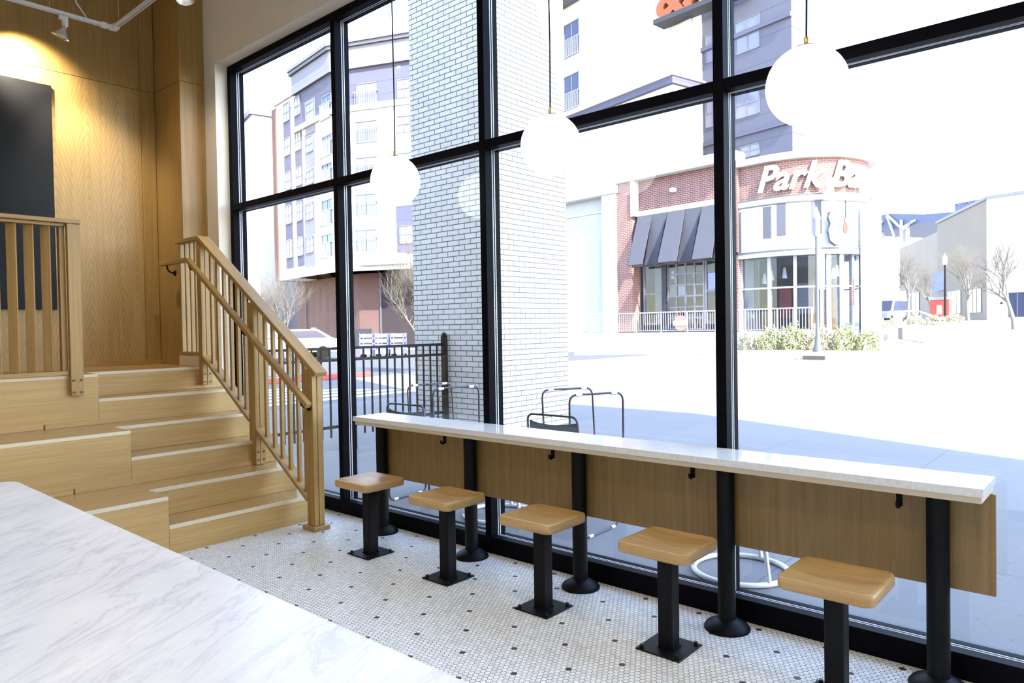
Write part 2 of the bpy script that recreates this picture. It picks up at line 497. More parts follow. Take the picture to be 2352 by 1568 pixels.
for k in range(0, len(edges), 2):
    a, c = edges[k], edges[k+1]
    frame_bar('transom', a, c, 2.431, 2.483)
    MB().box(a-.006, c+.006, 3.187, 3.193, .096, 2.437).build('glass_pane', M['glass'], win, WO)
    MB().box(a-.006, c+.006, 3.187, 3.193, 2.477, 3.649).build('glass_pane', M['glass'], win, WO)

# ================================================================== STAIR WITH SEATING TIERS
RX, TD, RH, YA, YR = -4.47, .28, .18, 1.862, 2.92
st = thing('tiered_staircase', 'pale oak staircase with wide seating tiers climbing to the oak back wall', 'stairs', (RX, 2.4, 0))
SO = (RX, 2.4, 0)
YL = -5.9
NOSE = .022
for k in range(1, 7):
    x = RX-(k-1)*TD; z = k*RH
    xe = x-TD if k < 6 else XB
    y0 = YA if k % 2 else YL
    # riser board
    MB().box(x-.018, x, YA+.001, YR, z-RH+(.0 if k == 1 else .001), z-NOSE).build('riser', M['stair_oak'], st, SO, .001, 1)
    yt0 = YA+.001 if k % 2 else (YL if k < 6 else YA+.001)
    if k % 2 == 0 and k < 6:      # even treads run on as the top of a tier
        MB().box(xe-.018, x-.018, YA+.001, YR, z-NOSE, z, g='y').build('tread', M['tread_oak'], st, SO)
    elif k < 6:
        MB().box(xe-.018, x-.018, YA+.001, YR, z-NOSE, z, g='y').build('tread', M['tread_oak'], st, SO)
    else:
        MB().box(XB+.001, x-.018, YA+.001, 2.786, z-NOSE, z, g='y').build('landing', M['tread_oak'], st, SO)
    MB().box(x-.018, x+.001, YA+.001, YR, z-NOSE, z).build('nosing', M['ply_edge'], st, SO, .001, 1)
for j in range(3):
    x = RX-2*j*TD; z = (2*j+2)*RH
    xe = x-2*TD if j < 2 else XB
    MB().box(x-.018, x, YL, YA, z-2*RH, z-NOSE).build('seating_tier_front', M['stair_oak'], st, SO, .001, 1)
    MB().box(xe+.001, x-.018, YL, YA, z-NOSE, z, g='y').build('seating_tier_top', M['tread_oak'], st, SO)
    MB().box(x-.018, x+.001, YL, YA, z-NOSE, z).build('nosing', M['ply_edge'], st, SO, .001, 1)
    if j:
        MB().box(x, x+.012, YL, YA-.35, z-2*RH+.001, z-2*RH+.05).build('kick_board', M['stair_oak'], st, SO)
        MB().box(x, x+.014, YA-.34, YR-.12, z-2*RH+.001, z-2*RH+.034).build('kick_board', M['stair_oak'], st, SO)
# closed side towards the window
prof = [(RX, 0)]
for k in range(1, 7):
    prof += [(RX-(k-1)*TD-.018, (k-1)*RH), (RX-(k-1)*TD-.018, k*RH-.024)] if k > 1 else [(RX-.018, 0), (RX-.018, RH-.024)]
poly_ = [(RX-.02, 0)]
for k in range(1, 7):
    poly_ += [(RX-(k-1)*TD-.02, k*RH-.025), (RX-k*TD-.02 if k < 6 else -6.25, k*RH-.025)]
poly_ += [(-6.25, 0)]
MB().prism(poly_, YR-.02, YR-.001, 1).build('side_panel', M['stair_oak'], st, SO)

# ================================================================== STAIR RAILING
ra = thing('stair_railing', 'oak stair railing with slanted handrail along the window side of the stairs', 'railing', (-4.25, 2.76, 0))
RO = (-4.25, 2.76, 0)
PY0, PY1 = 2.72, 2.80
def post(x0, x1, z0, z1, name='newel_post'):
    b = MB()
    b.box(x0, x1-.012, PY0+.006, PY1-.006, z0, z1)
    b.box(x1-.012, x1, PY0, PY0+.034, z0, z1).box(x1-.012, x1, PY0+.038, PY1, z0, z1)
    b.box(x0, x0+.03, PY0, PY0+.006, z0, z1).box(x0+.036, x1-.012, PY0, PY0+.006, z0, z1)
    return b.build(name, M['rail_oak'], ra, RO, .0015, 1)
slope = RH/TD
ct = lambda x: 2.162-(x+5.845)*slope*1.0     # cap top line
p_low = post(-4.300, -4.212, .031, ct(-4.25)-.035)
MB().box(-4.335, -4.180, PY0-.022, PY1+.022, 0, .031).build('post_base', M['rail_oak'], p_low, RO, .003, 1)
p_mid = post(-5.064, -4.972, 2*RH+.004, ct(-5.0)-.035)
p_top = post(-5.868, -5.800, 5*RH+.03, 2.125)
for p, xf, zz in ((p_mid, -4.972, (.40, .46)), (p_top, -5.800, (.955, 1.02))):
    for z in zz:
        for y in (PY0+.018, PY1-.018):
            MB().cyl((xf-.002, y, z), (xf+.006, y, z), .007, seg=10).build('bolt', M['bronze'], p, RO)
b = MB().beam((-5.845+.01, 2.76, ct(-5.845)-.016), (-4.165, 2.76, ct(-4.165)-.016), .098, .032)
b.build('cap_rail', M['rail_oak_long'], ra, RO, .004, 2)
MB().box(-6.252, -5.83, 2.711, 2.809-.02, 2.128, 2.160).build('cap_rail', M['rail_oak_long'], ra, RO, .004, 2)
bz = lambda x: 1.162-(x+5.80)*slope
MB().beam((-5.807, 2.76, bz(-5.807)), (-5.065, 2.76, bz(-5.065)), .088, .024).build('bottom_rail', M['rail_oak_long'], ra, RO, .002, 1)
MB().beam((-4.971, 2.76, bz(-4.971)), (-4.301, 2.76, bz(-4.301)), .088, .024).build('bottom_rail', M['rail_oak_long'], ra, RO, .002, 1)
MB().box(-6.252, -5.869, 2.725, 2.788, 1.172, 1.20).build('bottom_rail', M['rail_oak_long'], ra, RO, .002, 1)
MB().box(-6.252, -6.078, 2.727, 2.788, 1.081, 1.171).build('curb_block', M['ply_edge'], ra, RO, .002, 1)
MB().box(-6.074, -5.869, 2.727, 2.788, 1.081, 1.171).build('curb_block', M['ply_edge'], ra, RO, .002, 1)
for x in (-5.698, -5.595, -5.487, -5.383, -5.277, -5.172, -4.877, -4.770, -4.667, -4.562, -4.45, -4.36):
    w = .0145
    pts = [(x-w, bz(x-w)+.0145), (x+w, bz(x+w)+.0145), (x+w, ct(x+w)-.036), (x-w, ct(x-w)-.036)]
    MB().prism(pts, 2.749, 2.773, 1).build('baluster', M['rail_oak'], ra, RO, .001, 1)
for x in (-6.225, -6.13, -6.04, -5.955):
    MB().box(x-.011, x+.011, 2.742, 2.778, 1.201, 2.127).build('baluster', M['rail_oak'], ra, RO, .001, 1)
# wall-side handrail
HY = 2.652
hz = lambda x: 1.960-(x+5.87)*slope*.995
b = MB().beam((-5.875, HY, hz(-5.875)-.0), (-4.155, HY, hz(-4.155)), .042, .036)
b.box(-6.39, -5.868, HY-.021, HY+.021, 1.942, 1.978)
b.build('handrail', M['rail_oak_long'], ra, RO, .004, 2)
for (x, zt) in ((-6.27, 1.942), (-5.86, 1.935), (-4.25, hz(-4.25)-.02), (-5.02, hz(-5.02)-.02)):
    b = MB().tube([(x, HY, zt), (x, HY, zt-.02), (x+.0, HY+.01, zt-.045), (x, HY+.035, zt-.06), (x, PY0-.001, zt-.062)], .007, 8)
    b.lathe([(.026, 0), (.026, .006), (.012, .012)], (x, PY0-.001, zt-.062), 16, True, Matrix.Rotation(PI/2, 4, 'X'))
    b.build('handrail_bracket', M['black'], ra, RO)

# ================================================================== GUARD RAIL ON THE LANDING
gr = thing('guard_railing', 'oak slatted guard railing on the top tier in front of the chalkboard', 'railing', (-5.6, 1.72, 1.08))
GO = (-5.6, 1.72, 1.08)
gp = MB().box(-5.587, -5.548, 1.678, 1.757, .94, 2.128)
g1 = gp.build('post', M['rail_oak'], gr, GO, .002, 1)
for z in (.962, 1.045):
    for y in (1.695, 1.741): MB().cyl((-5.549, y, z), (-5.541, y, z), .008, seg=10).build('bolt', M['bronze'], g1, GO)
MB().box(-5.64, -5.592, 1.640, 1.676, 1.112, 2.108).build('stile', M['rail_oak'], gr, GO, .002, 1)
MB().box(-5.665, -5.54, -4.0, 1.762, 2.13, 2.158, g='y').build('top_rail', M['rail_oak_long'], gr, GO, .003, 1)
MB().box(-5.66, -5.575, -4.0, 1.676, 2.109, 2.129, g='y').build('sub_rail', M['rail_oak_long'], gr, GO, .001, 1)
MB().box(-5.66, -5.575, -4.0, 1.676, 1.081, 1.111, g='y').build('bottom_rail', M['rail_oak_long'], gr, GO, .002, 1)
for k in range(32):
    y = 1.565-.0985*k
    # flat slats set on edge, turned a little to the front
    T = Matrix.Translation((-5.616, y, 0)) @ Matrix.Rotation(math.radians(-38), 4, 'Z')
    o = MB().box(-.008, .008, -.029, .029, 1.112, 2.108, T=T)
    o.build('slat', M['rail_oak'], gr, GO, .001, 1)

# ================================================================== CHALKBOARD
tag(MB().box(XB+.001, XB+.026, .35, 1.955, 1.573, 3.417).build('chalkboard', M['chalk'], None, (XB, 1.2, 1.573), .002, 1),
    'tall blank black chalkboard panel on the oak back wall', 'chalkboard')

# ================================================================== TRACK LIGHTING
TX, TY, TZ = -6.2, 2.253, 3.815
tk = thing('lighting_track', 'white L-shaped lighting track hung on thin cables before the oak wall', 'track light', (TX, TY, TZ))
TO = (TX, TY, TZ)
def track_profile(a, c):
    a = Vector(a); c = Vector(c)
    b = MB()
    b.beam(a, c, .036, .004)
    d = (c-a).normalized(); sd = d.cross(Vector((0,0,1)))
    for s in (-1, 1):
        o_ = sd*.0155*s + Vector((0,0,-.011))
        b.beam(a+o_, c+o_, .005, .022)
    o_ = Vector((0,0,-.009)); b.beam(a+o_, c+o_, .008, .012)
    return b
track_profile((TX, -3.5, TZ+.016), (TX, TY-.09, TZ+.016)).build('track_rail', M['white_metal'], tk, TO, .001, 1)
track_profile((TX+.06, TY, TZ+.016), (TX+3.2, TY, TZ+.016)).build('track_rail', M['white_metal'], tk, TO, .001, 1)
b = MB().box(TX-.022, TX+.022, TY-.10, TY-.055, TZ-.012, TZ+.024).box(TX-.018, TX+.018, TY-.055, TY-.035, TZ-.008, TZ+.02)
b.box(TX-.022, TX+.022, TY-.035, TY+.022, TZ-.014, TZ+.024).box(TX+.022, TX+.065, TY-.022, TY+.022, TZ-.014, TZ+.024)
b.build('corner_connector', M['white_metal'], tk, TO, .002, 1)
for (x, y) in ((TX+.10, TY), (TX, TY-.45), (TX, .9), (TX+1.4, TY)):
    MB().cyl((x, y, TZ+.02), (x, y, 4.8), .0016, seg=6).build('suspension_cable', M['silver'], tk, TO)
c0 = at(0, TX, 200, 38)
MB().tube([(TX, c0.y, TZ+.018), (TX, c0.y-.02, TZ+.05), (TX, c0.y-.075, TZ+.12), (TX, c0.y-.085, TZ+.25), (TX, c0.y-.08, 4.8)], .006, 8).build('power_cord', M['white_metal'], tk, TO)

def spotlight(loc, tilt, label, group):
    """adaptor, knuckle and flared shade; shade axis is tilted from straight down"""
    t = thing('track_spotlight', label, 'spotlight', loc, group)
    MB().box(-.014, .014, -.075, -.02, -.03, 0).box(-.016, .016, -.052, -.03, -.05, -.03).build('track_adaptor', M['white_metal'], t, None, .002, 1)
    MB().cyl((0, -.032, -.012), (0, -.032, -.075), .022, seg=20).build('lamp_body', M['white_metal'], t, None, .003, 1)
    T = Matrix.Translation((0, -.034, -.078)) @ tilt
    sh = [(.016, .01), (.018, -.02), (.026, -.032), (.044, -.055), (.060, -.084), (.062, -.088), (.059, -.086), (.040, -.056), (.018, -.03)]
    b = MB(T); b.lathe(sh[::-1], (0,0,0), 32); b.build('shade', M['silver'], t)
    b = MB(T); b.ball((0, 0, -.045), .018, 16, 8, (1,1,.8)); b.build('bulb', emit('spot_bulb', (1, .9, .72, 1), 30), t)
    return t
SP0 = at(0, TX, 150, 42)
tilt = Matrix.Rotation(math.radians(-18), 4, 'X') @ Matrix.Rotation(math.radians(14), 4, 'Y')
spotlight((TX, SP0.y+.03, TZ-.010), tilt, 'white flared track spotlight left of the track corner', 'track spotlights')
SP1 = at(1, TY, 421, -56)
spotlight((SP1.x, TY+.03, TZ-.010), Matrix.Rotation(math.radians(-22), 4, 'Y'), 'track spotlight cut off by the top edge near the cream wall', 'track spotlights')

# ================================================================== GLOBE PENDANTS
def pendant(x, label):
    t = thing('globe_pendant', label, 'pendant lamp', (x, 2.82, 2.265), 'globe pendants over the window counter')
    R = .15
    prof = [(R*math.cos(a), R*math.sin(a)) for a in [(-90+5*i)*PI/180 for i in range(0, 33)]]
    prof[0] = (1e-5, -R)
    MB().lathe(prof, (0,0,0), 48).build('globe', M['globe'], t)
    MB().lathe([(.058, R*.922), (.056, R*.945), (.03, R*1.005), (.012, R*1.022), (.012, R*1.05), (.007, R*1.07)], (0,0,0), 32).build('fitter_cap', M['brass'], t)
    MB().lathe([(.0095, R*1.03), (.0095, R*1.22), (.004, R*1.25), (1e-5, R*1.25)], (0,0,0), 20).build('collar', M['brass'], t)
    MB().tube([(0,0,R*1.22), (.004,0,.5), (-.003,.002,1.1), (0,0,2.53)], .0042, 8).build('cord', M['cord'], t)
    return t
pendant(-3.415, 'smallest looking white globe pendant, before the left edge of the brick pillar')
pendant(-2.209, 'white globe pendant in the middle of the three over the counter')
pendant(-.962, 'largest looking white globe pendant, nearest on the right over the counter')

# ================================================================== WINDOW COUNTER
wcn = thing('window_counter', 'long narrow counter with white stone top on black pipe legs along the window', 'counter', (-2.2, 3.0, 0))
CO = (-2.2, 3.0, 0)
CX0, CX1, CY0, CY1 = -3.94, -.402, 2.848, 3.112
MB().box(CX0, CX1, CY0, CY1, .757, .787).build('countertop', M['quartz'], wcn, CO, .002, 2)
MB().box(CX0+.012, CX1-.006, CY0+.012, CY1-.005, .733, .757).build('underlay', M['ply_edge'], wcn, CO, .001, 1)
MB().box(-3.87, -.392, 3.045, 3.064, .365, .733).build('modesty_panel', M['panel_oak'], wcn, CO, .001, 1)
for x in (-3.83, -2.995, -2.198, -1.392, -.565):
    o = MB().cyl((x, 3.0, .012), (x, 3.0, .731), .0385, seg=32).build('leg', M['black'], wcn, CO)
    MB().lathe([(.100, 0), (.100, .008), (.092, .020), (.062, .037), (.045, .043), (.0388, .046)], (x, 3.0, 0), 40).build('floor_flange', M['black'], o, CO)
    MB().lathe([(.0388, .722), (.07, .726), (.07, .732)], (x, 3.0, 0), 32).build('top_flange', M['black'], o, CO)
for x in (-3.20, -2.36, -1.545, -.69):
    b = MB().box(x-.011, x+.011, 2.985, 2.991, .66, .733)
    b.tube([(x, 2.988, .733), (x, 2.988, .672), (x, 2.980, .662), (x, 2.968, .660), (x, 2.960, .667), (x, 2.959, .68)], .0075, 8)
    b.build('coat_hook', M['black'], wcn, CO)

# ================================================================== STOOLS
def rrect(w, h, r, n=8):
    o = []
    for cx, cy, a0 in ((w/2-r, h/2-r, 0), (-w/2+r, h/2-r, 90), (-w/2+r, -h/2+r, 180), (w/2-r, -h/2+r, 270)):
        for i in range(n+1):
            a = math.radians(a0+90*i/n); o.append((cx+r*math.cos(a), cy+r*math.sin(a)))
    return o
def make_stool():
    t = thing('counter_stool', '', 'stool', (0,0,0), 'fixed stools along the window counter')
    W, D, H, Z = .325, .305, .046, .458
    out = rrect(W, D, .034)
    rings = []
    for s, z in ((.955, Z-H), (.985, Z-H+.003), (1.0, Z-H+.010), (1.0, Z-.012), (.992, Z-.005), (.972, Z-.001), (.94, Z), (.86, Z-.0015), (.75, Z-.005), (.6, Z-.0085), (.4, Z-.011), (.2, Z-.0125), (.02, Z-.013)):
        rings.append([(x*s, y*s, z) for x, y in out])
    b = MB(); n = len(out); pts = [p for r in rings for p in r]; fs = []; uv = []
    for i in range(len(rings)-1):
        for k in range(n):
            k2 = (k+1) % n
            f = [i*n+k, i*n+k2, (i+1)*n+k2, (i+1)*n+k]; fs.append(f)
            if i < 4:
                sx = abs(out[k][0]-out[k2][0]) > abs(out[k][1]-out[k2][1])
                uv.append([((pts[j][0] if sx else pts[j][1]), pts[j][2]) for j in f])
            else: uv.append([(pts[j][0], pts[j][1]) for j in f])
    b._add(pts, fs, uv, True)
    b._add(rings[0][::-1], [list(range(n))], [[(p[0], p[1]) for p in rings[0][::-1]]])
    b.build('seat', M['seat_oak'], t)
    p = MB()
    sq = rrect(.068, .068, .007, 3)
    p.prism(sq, .007, Z-H-.006, 2)
    o = p.build('pedestal', M['black'], t)
    MB().box(-.075, .075, -.075, .075, Z-H-.006, Z-H-.0005).build('seat_plate', M['black'], t, None, .001, 1)
    pl = MB().box(-.102, .102, -.102, .102, 0, .007).build('base_plate', M['black'], t, None, .0015, 1)
    for sx in (-1, 1):
        for sy in (-1, 1):
            q = MB().cyl((sx*.082, sy*.082, .007), (sx*.082, sy*.082, .010), .011, seg=14)
            q.cyl((sx*.082, sy*.082, .010), (sx*.082, sy*.082, .020), .0085, seg=6)
            q.build('bolt', M['bolt'], pl)
    MB().beam((-.030, -.037, .010), (.030, -.037, .010), .008, .008).beam((.037, -.03, .010), (.037, .03, .010), .008, .008).build('weld_bead', M['black'], o)
    return t
stool = make_stool()
labs = ['oak topped stool nearest the stair railing, with glare on its seat', 'oak topped stool second from the stair railing',
        'oak topped stool in the middle of the row at the counter', 'oak topped stool with a dark knot line, second from the right end',
        'nearest and largest oak topped stool, its base cut off by the frame']
stools = []
for k, x in enumerate((-3.528, -2.845, -2.176, -1.497, -.822)):
    o = stool if k == 0 else dup(stool)
    o.location = (x, 2.665, 0); o['label'] = labs[k]; stools.append(o)

# ================================================================== MARBLE COUNTER IN FRONT
mc = thing('marble_counter', 'large white marble counter with grey veins filling the lower left foreground', 'counter', (-1.0, 0, 0))
MO = (-1.0, 0, 0)
MX0, MX1, MY0, MY1 = -2.70, 1.3, -.62, .648
r_ = .045
out = [(MX1, MY0), (MX1, MY1)]
out += [(MX0+r_-r_*math.sin(a), MY1-r_+r_*math.cos(a)) for a in [PI/2*i/8 for i in range(9)]]
out += [(MX0, MY0)]
MB().prism(out, .870, .900, 2).build('marble_top', M['marble'], mc, MO, .003, 2)
MB().box(MX0+.06, MX1-.06, MY0+.06, MY1-.06, .08, .870).build('cabinet_body', M['white'], mc, MO, .002, 1)
MB().box(MX0+.12, MX1-.12, MY0+.12, MY1-.12, 0, .08).build('plinth', M['black'], mc, MO)
# ================================================================== OUTSIDE, NEAR
def slabs(name, c1, c2, joint, w, h):
    m, nt, b, out = new_mat(name)
    uv = uvvec(nt)
    t = nt.nodes.new('ShaderNodeTexBrick'); t.offset = 0
    t.inputs['Scale'].default_value = 1; t.inputs['Brick Width'].default_value = w; t.inputs['Row Height'].default_value = h
    t.inputs['Mortar Size'].default_value = .004; t.inputs['Mortar Smooth'].default_value = 0
    t.inputs['Color1'].default_value = c1; t.inputs['Color2'].default_value = c2; t.inputs['Mortar'].default_value = joint
    nt.links.new(uv, t.inputs['Vector'])
    n = noise(nt, uv, 70, 4, .7); n2 = noise(nt, uv, 1.1, 5, .6)
    col = mixc(nt, mathn(nt, 'MULTIPLY', n, .35), t.outputs['Color'], tuple(x*.72 for x in c1[:3])+(1,))
    col = mixc(nt, mathn(nt, 'MULTIPLY', n2, .3), col, tuple(x*.85 for x in c2[:3])+(1,))
    nt.links.new(col, b.inputs['Base Color']); b.inputs['Roughness'].default_value = .85; b.inputs['Specular IOR Level'].default_value = .2
    return m
M['pave'] = slabs('pavement', (.195, .192, .196, 1), (.215, .212, .214, 1), (.10, .10, .11, 1), 1.52, 1.52)
M['road'] = concrete('road_asphalt', (.14, .14, .15, 1), (.18, .18, .19, 1), .9)
M['lot'] = concrete('dark_asphalt', (.07, .07, .08, 1), (.10, .10, .11, 1), .9)
M['conc'] = concrete('pale_concrete', (.33, .32, .305, 1), (.40, .39, .375, 1), .85)
M['redpaint'] = plain('red_kerb_paint', (.42, .05, .05, 1), .7)
M['linepaint'] = plain('white_road_paint', (.75, .75, .75, 1), .7)
M['brickw'] = brick('white_brick', (.61, .605, .60, 1), (.68, .675, .665, 1), (.085, .08, .06, 1), .207, .0672, .011)
struct(MB().box(-11.2, 30, 3.25, 11.6, -.15, 0).build('sidewalk', M['pave']))
struct(MB().box(-17.0, -11.2, 3.25, 60, -.15, 0).box(-11.2, 60, 11.6, 27.6, -.15, 0).build('road', M['road']))
struct(MB().box(-60, -17.0, 3.25, 31, -.15, 0).build('parking_lot_ground', M['lot']))
struct(MB().box(-11.2, 60, 27.6, 46, -.15, .0).box(-60, -17.0, 31, 46, -.15, 0).box(-160, 140, 46, 260, -.15, -.01).build('far_ground', M['conc']))
for k in range(6):
    x = -12.1-.62*k
    o = MB().box(x-.16, x+.16, 4.2, 10.6-.25*k, 0, .006).build('road_stripe', M['linepaint']); struct(o)
for k in range(4):
    x = -19.2-2.6*k
    o = MB().box(x-.06, x+.06, 6.5, 11.5, 0, .006).build('road_stripe', M['linepaint']); struct(o)
tag(MB().box(-17.15, -17.0, 6.0, 13.0, 0, .14).build('curb', M['redpaint'], None, (-17.07, 9, 0), .02, 2),
    'red painted kerb edging the dark parking area beyond the fence', 'curb')

# the pillar of white brick
tag(MB().box(-7.409, -6.063, 6.4, 8.06, 0, 10.5).build('brick_pillar', M['brickw'], None, (-6.7, 7.2, 0)),
    'tall square white brick pillar standing on the pavement outside', 'pillar')

# metal fence between the building and the pillar
fx = -6.77
fe = thing('metal_fence', 'black metal picket fence joining the white brick pillar, behind the stair railing', 'fence', (fx, 4.8, 0))
FO = (fx, 4.8, 0)
for y, zt in ((6.345, 1.27), (4.90, 1.27), (3.42, 1.27)):
    b = MB().box(fx-.032, fx+.032, y-.032, y+.032, 0, zt)
    b.lathe([(.034, zt), (.034, zt+.015), (.022, zt+.035), (1e-5, zt+.045)], (fx, y, 0), 16)
    b.build('post', M['black'], fe, FO, .003, 1)
for z in (1.16, 1.03, .283):
    for a, c in ((4.934, 6.312), (3.454, 4.866)):
        MB().box(fx-.016, fx+.016, a, c, z-.016, z+.016).build('rail', M['black'], fe, FO, .002, 1)
k = 0
y = 3.57
while y < 6.28:
    if abs(y-4.9) > .06:
        MB().box(fx-.0085, fx+.0085, y-.0085, y+.0085, .165, 1.15).build('picket', M['black'], fe, FO)
    y += .115

# patio chairs on sled legs
M['tube'] = plain('dark_steel_tube', (.035, .035, .06, 1), .35, metal=.3)
M['glide'] = plain('clear_plastic_glide', (.75, .76, .8, 1), .25)
M['sheet'] = plain('dark_sheet_steel', (.02, .022, .035, 1), .4)
def arc_path(pts, r, n=5):
    pts = [Vector(p) for p in pts]; o = [pts[0]]
    for i in range(1, len(pts)-1):
        a = (pts[i-1]-pts[i]); c = (pts[i+1]-pts[i])
        ra_ = min(r, a.length*.49, c.length*.49)
        p0 = pts[i]+a.normalized()*ra_; p1 = pts[i]+c.normalized()*ra_
        for k in range(n+1):
            t = k/n; o.append(p0*(1-t)**2+pts[i]*2*t*(1-t)+p1*t*t)
    return o+[pts[-1]]
def make_chair():
    t = thing('patio_chair', '', 'chair', (0,0,0))
    r = .0075
    for s in (-1, 1):
        MB().tube(arc_path([(s*.205, .02, .452), (s*.225, .03, r), (s*.225, .44, r), (s*.205, .43, .440)], .06), r, 8).build('sled_leg', M['tube'], t)
        for y in (.10, .37):
            MB().cyl((s*.225, y-.022, r+.003), (s*.225, y+.022, r+.003), .0105, seg=10).build('glide', M['glide'], t)
    MB().tube(arc_path([(-.205, .03, .44), (-.20, .0, .785), (.20, .0, .785), (.205, .03, .44)], .05), r, 8).build('back_frame', M['tube'], t)
    # curved sheet back with a rolled edge
    b = MB(); n = 10; P = []
    for i in range(n+1):
        x = -.19+.38*i/n; yy = .012-.03*(1-((i-n/2)/(n/2))**2)
        P.append((x, yy))
    for i in range(n):
        (x0, y0), (x1, y1) = P[i], P[i+1]
        sag = lambda x: .745-.018*(1-(x/.19)**2)
        b.poly([(x0,y0,.655),(x1,y1,.655),(x1,y1-.002,sag(x1)),(x0,y0-.002,sag(x0))], True)
        b.poly([(x0,y0+.003,.655),(x0,y0+.001,sag(x0)),(x1,y1+.001,sag(x1)),(x1,y1+.003,.655)], True)
        b.poly([(x0,y0-.002,sag(x0)),(x1,y1-.002,sag(x1)),(x1,y1+.001,sag(x1)),(x0,y0+.001,sag(x0))])
    b.tube([(p[0], p[1], .655) for p in P], .0055, 8)
    b.build('backrest', M['sheet'], t)
    MB().box(-.205, .205, .02, .435, .4485, .4545).build('seat', M['sheet'], t, None, .002, 1)
    return t
ch = make_chair()
def put_chair(o, x, y, rz, flip, label):
    if flip: o.matrix_world = Matrix.Translation((x, y, .9096)) @ Matrix.Rotation(rz, 4, 'Z') @ Matrix.Rotation(PI, 4, 'X')
    else: o.matrix_world = Matrix.Translation((x, y, 0)) @ Matrix.Rotation(rz, 4, 'Z')
    o['label'] = label
    return o
R_ = math.radians
put_chair(ch, -4.235, 3.545, R_(4), False, 'upright dark steel patio chair outside beside the fence end of the counter')
put_chair(dup(ch), -2.88, 3.64, R_(2), False, 'upright dark steel patio chair outside, before the sunlit face of the pillar')
put_chair(dup(ch), -4.17, 4.166, R_(-15), True, 'upturned patio chair stacked on the chair near the fence')
put_chair(dup(ch), -2.87, 4.315, R_(-27), True, 'upturned patio chair stacked on the chair before the bright brick')

# white wire stools with ring feet
M['whitesteel'] = plain('white_powder_coat', (.78, .78, .80, 1), .4)
def ring_stool(x, y, rot, label):
    t = thing('ring_base_stool', label, 'stool', (x, y, 0), None, rot)
    R = .25
    MB().tube([(R*math.cos(2*PI*k/40), R*math.sin(2*PI*k/40), .0145) for k in range(40)], .0145, 10, closed=True).build('floor_ring', M['whitesteel'], t)
    for k in range(3):
        a = 2*PI*k/3
        MB().cyl((R*math.cos(a), R*math.sin(a), .02), (.17*math.cos(a), .17*math.sin(a), .455), .012, seg=10).build('leg', M['whitesteel'], t)
    MB().lathe([(.02, .455), (.18, .456), (.19, .462), (.19, .470), (.18, .476), (.02, .474)], (0,0,0), 32).build('seat', M['whitesteel'], t)
    return t
ring_stool(-1.65, 3.735, math.atan2(-.145, .23), 'white metal stool with ring foot seen below the counter near the right end')
ring_stool(-3.50, 3.79, R_(110), 'white metal stool with ring foot seen behind the second counter leg')
# ================================================================== OUTSIDE, FAR
class Fac:
    """a vertical wall plane: local x along it, local y into the building, z up"""
    def __init__(s, o, u):
        s.o = Vector((o[0], o[1], 0)); s.u = Vector((u[0], u[1], 0)).normalized(); s.inn = Vector((-s.u.y, s.u.x, 0))
        s.mat = Matrix((s.u, s.inn, Vector((0,0,1)))).transposed().to_4x4(); s.mat.translation = s.o
    def sz(s, px, py, off=0):
        d = ray(px, py); o = s.o+s.inn*off
        t = (o-CAM).dot(s.inn)/d.dot(s.inn); p = CAM+d*t
        return (p-o).dot(s.u), p.z
    def rect(s, x0, y0, x1, y1, off=0):
        xm, ym = (x0+x1)/2, (y0+y1)/2
        return s.sz(x0, ym, off)[0], s.sz(x1, ym, off)[0], s.sz(xm, y1, off)[1], s.sz(xm, y0, off)[1]
    def mb(s): return MB(s.mat)
    def pt(s, a, b, z): return s.mat @ Vector((a, b, z))
M['stucco'] = concrete('white_stucco', (.45, .44, .425, 1), (.50, .49, .475, 1), .9, .2)
M['siding'] = brick('blue_grey_siding', (.07, .07, .11, 1), (.078, .08, .118, 1), (.045, .048, .08, 1), 6.0, .9, .03)
M['siding_pale'] = brick('pale_grey_siding', (.15, .15, .185, 1), (.16, .16, .195, 1), (.10, .10, .135, 1), 3.0, 1.2, .03)
M['trimgrey'] = plain('dark_grey_trim', (.06, .062, .08, 1), .6)
M['winframe'] = plain('window_frame', (.10, .10, .125, 1), .5)
M['pane'] = plain('dark_pane', (.025, .03, .065, 1), .12, spec=.3)
M['pane_pale'] = plain('curtained_pane', (.11, .115, .17, 1), .15, spec=.7)
M['maroon'] = concrete('maroon_wall', (.088, .050, .045, 1), (.108, .061, .055, 1), .9, .3)
M['brickr'] = brick('red_brick', (.125, .048, .045, 1), (.155, .065, .058, 1), (.33, .29, .28, 1), .29, .097, .02)
M['brickr_fine'] = brick('red_brick_small', (.155, .07, .058, 1), (.19, .09, .075, 1), (.33, .29, .28, 1), .29, .097, .02)
M['awning'] = plain('charcoal_awning', (.042, .044, .058, 1), .8)
M['awning_dark'] = plain('black_awning_frame', (.012, .012, .022, 1), .7)
M['greywall'] = concrete('grey_panel', (.30, .31, .335, 1), (.36, .37, .39, 1), .9, .3)
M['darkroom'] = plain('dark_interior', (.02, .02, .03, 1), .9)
M['redpanel'] = plain('red_panel', (.22, .015, .02, 1), .6)
M['orange'] = plain('orange_sign', (.19, .034, .002, 1), .6)
M['signwhite'] = plain('white_sign', (.70, .70, .70, 1), .5)
M['silvermetal'] = plain('pale_metal', (.24, .25, .29, 1), .4)
M['bark'] = plain('pale_bark', (.13, .115, .095, 1), .9, var=.2)
M['leaf'] = plain('hedge_leaf', (.23, .235, .11, 1), .7, var=.45)
M['leafpale'] = plain('dry_leaf', (.36, .33, .22, 1), .8, var=.4)
M['grass'] = concrete('dry_grass', (.30, .32, .12, 1), (.42, .40, .24, 1), .95, 2)
M['bluebin'] = plain('blue_plastic', (.13, .15, .42, 1), .5)
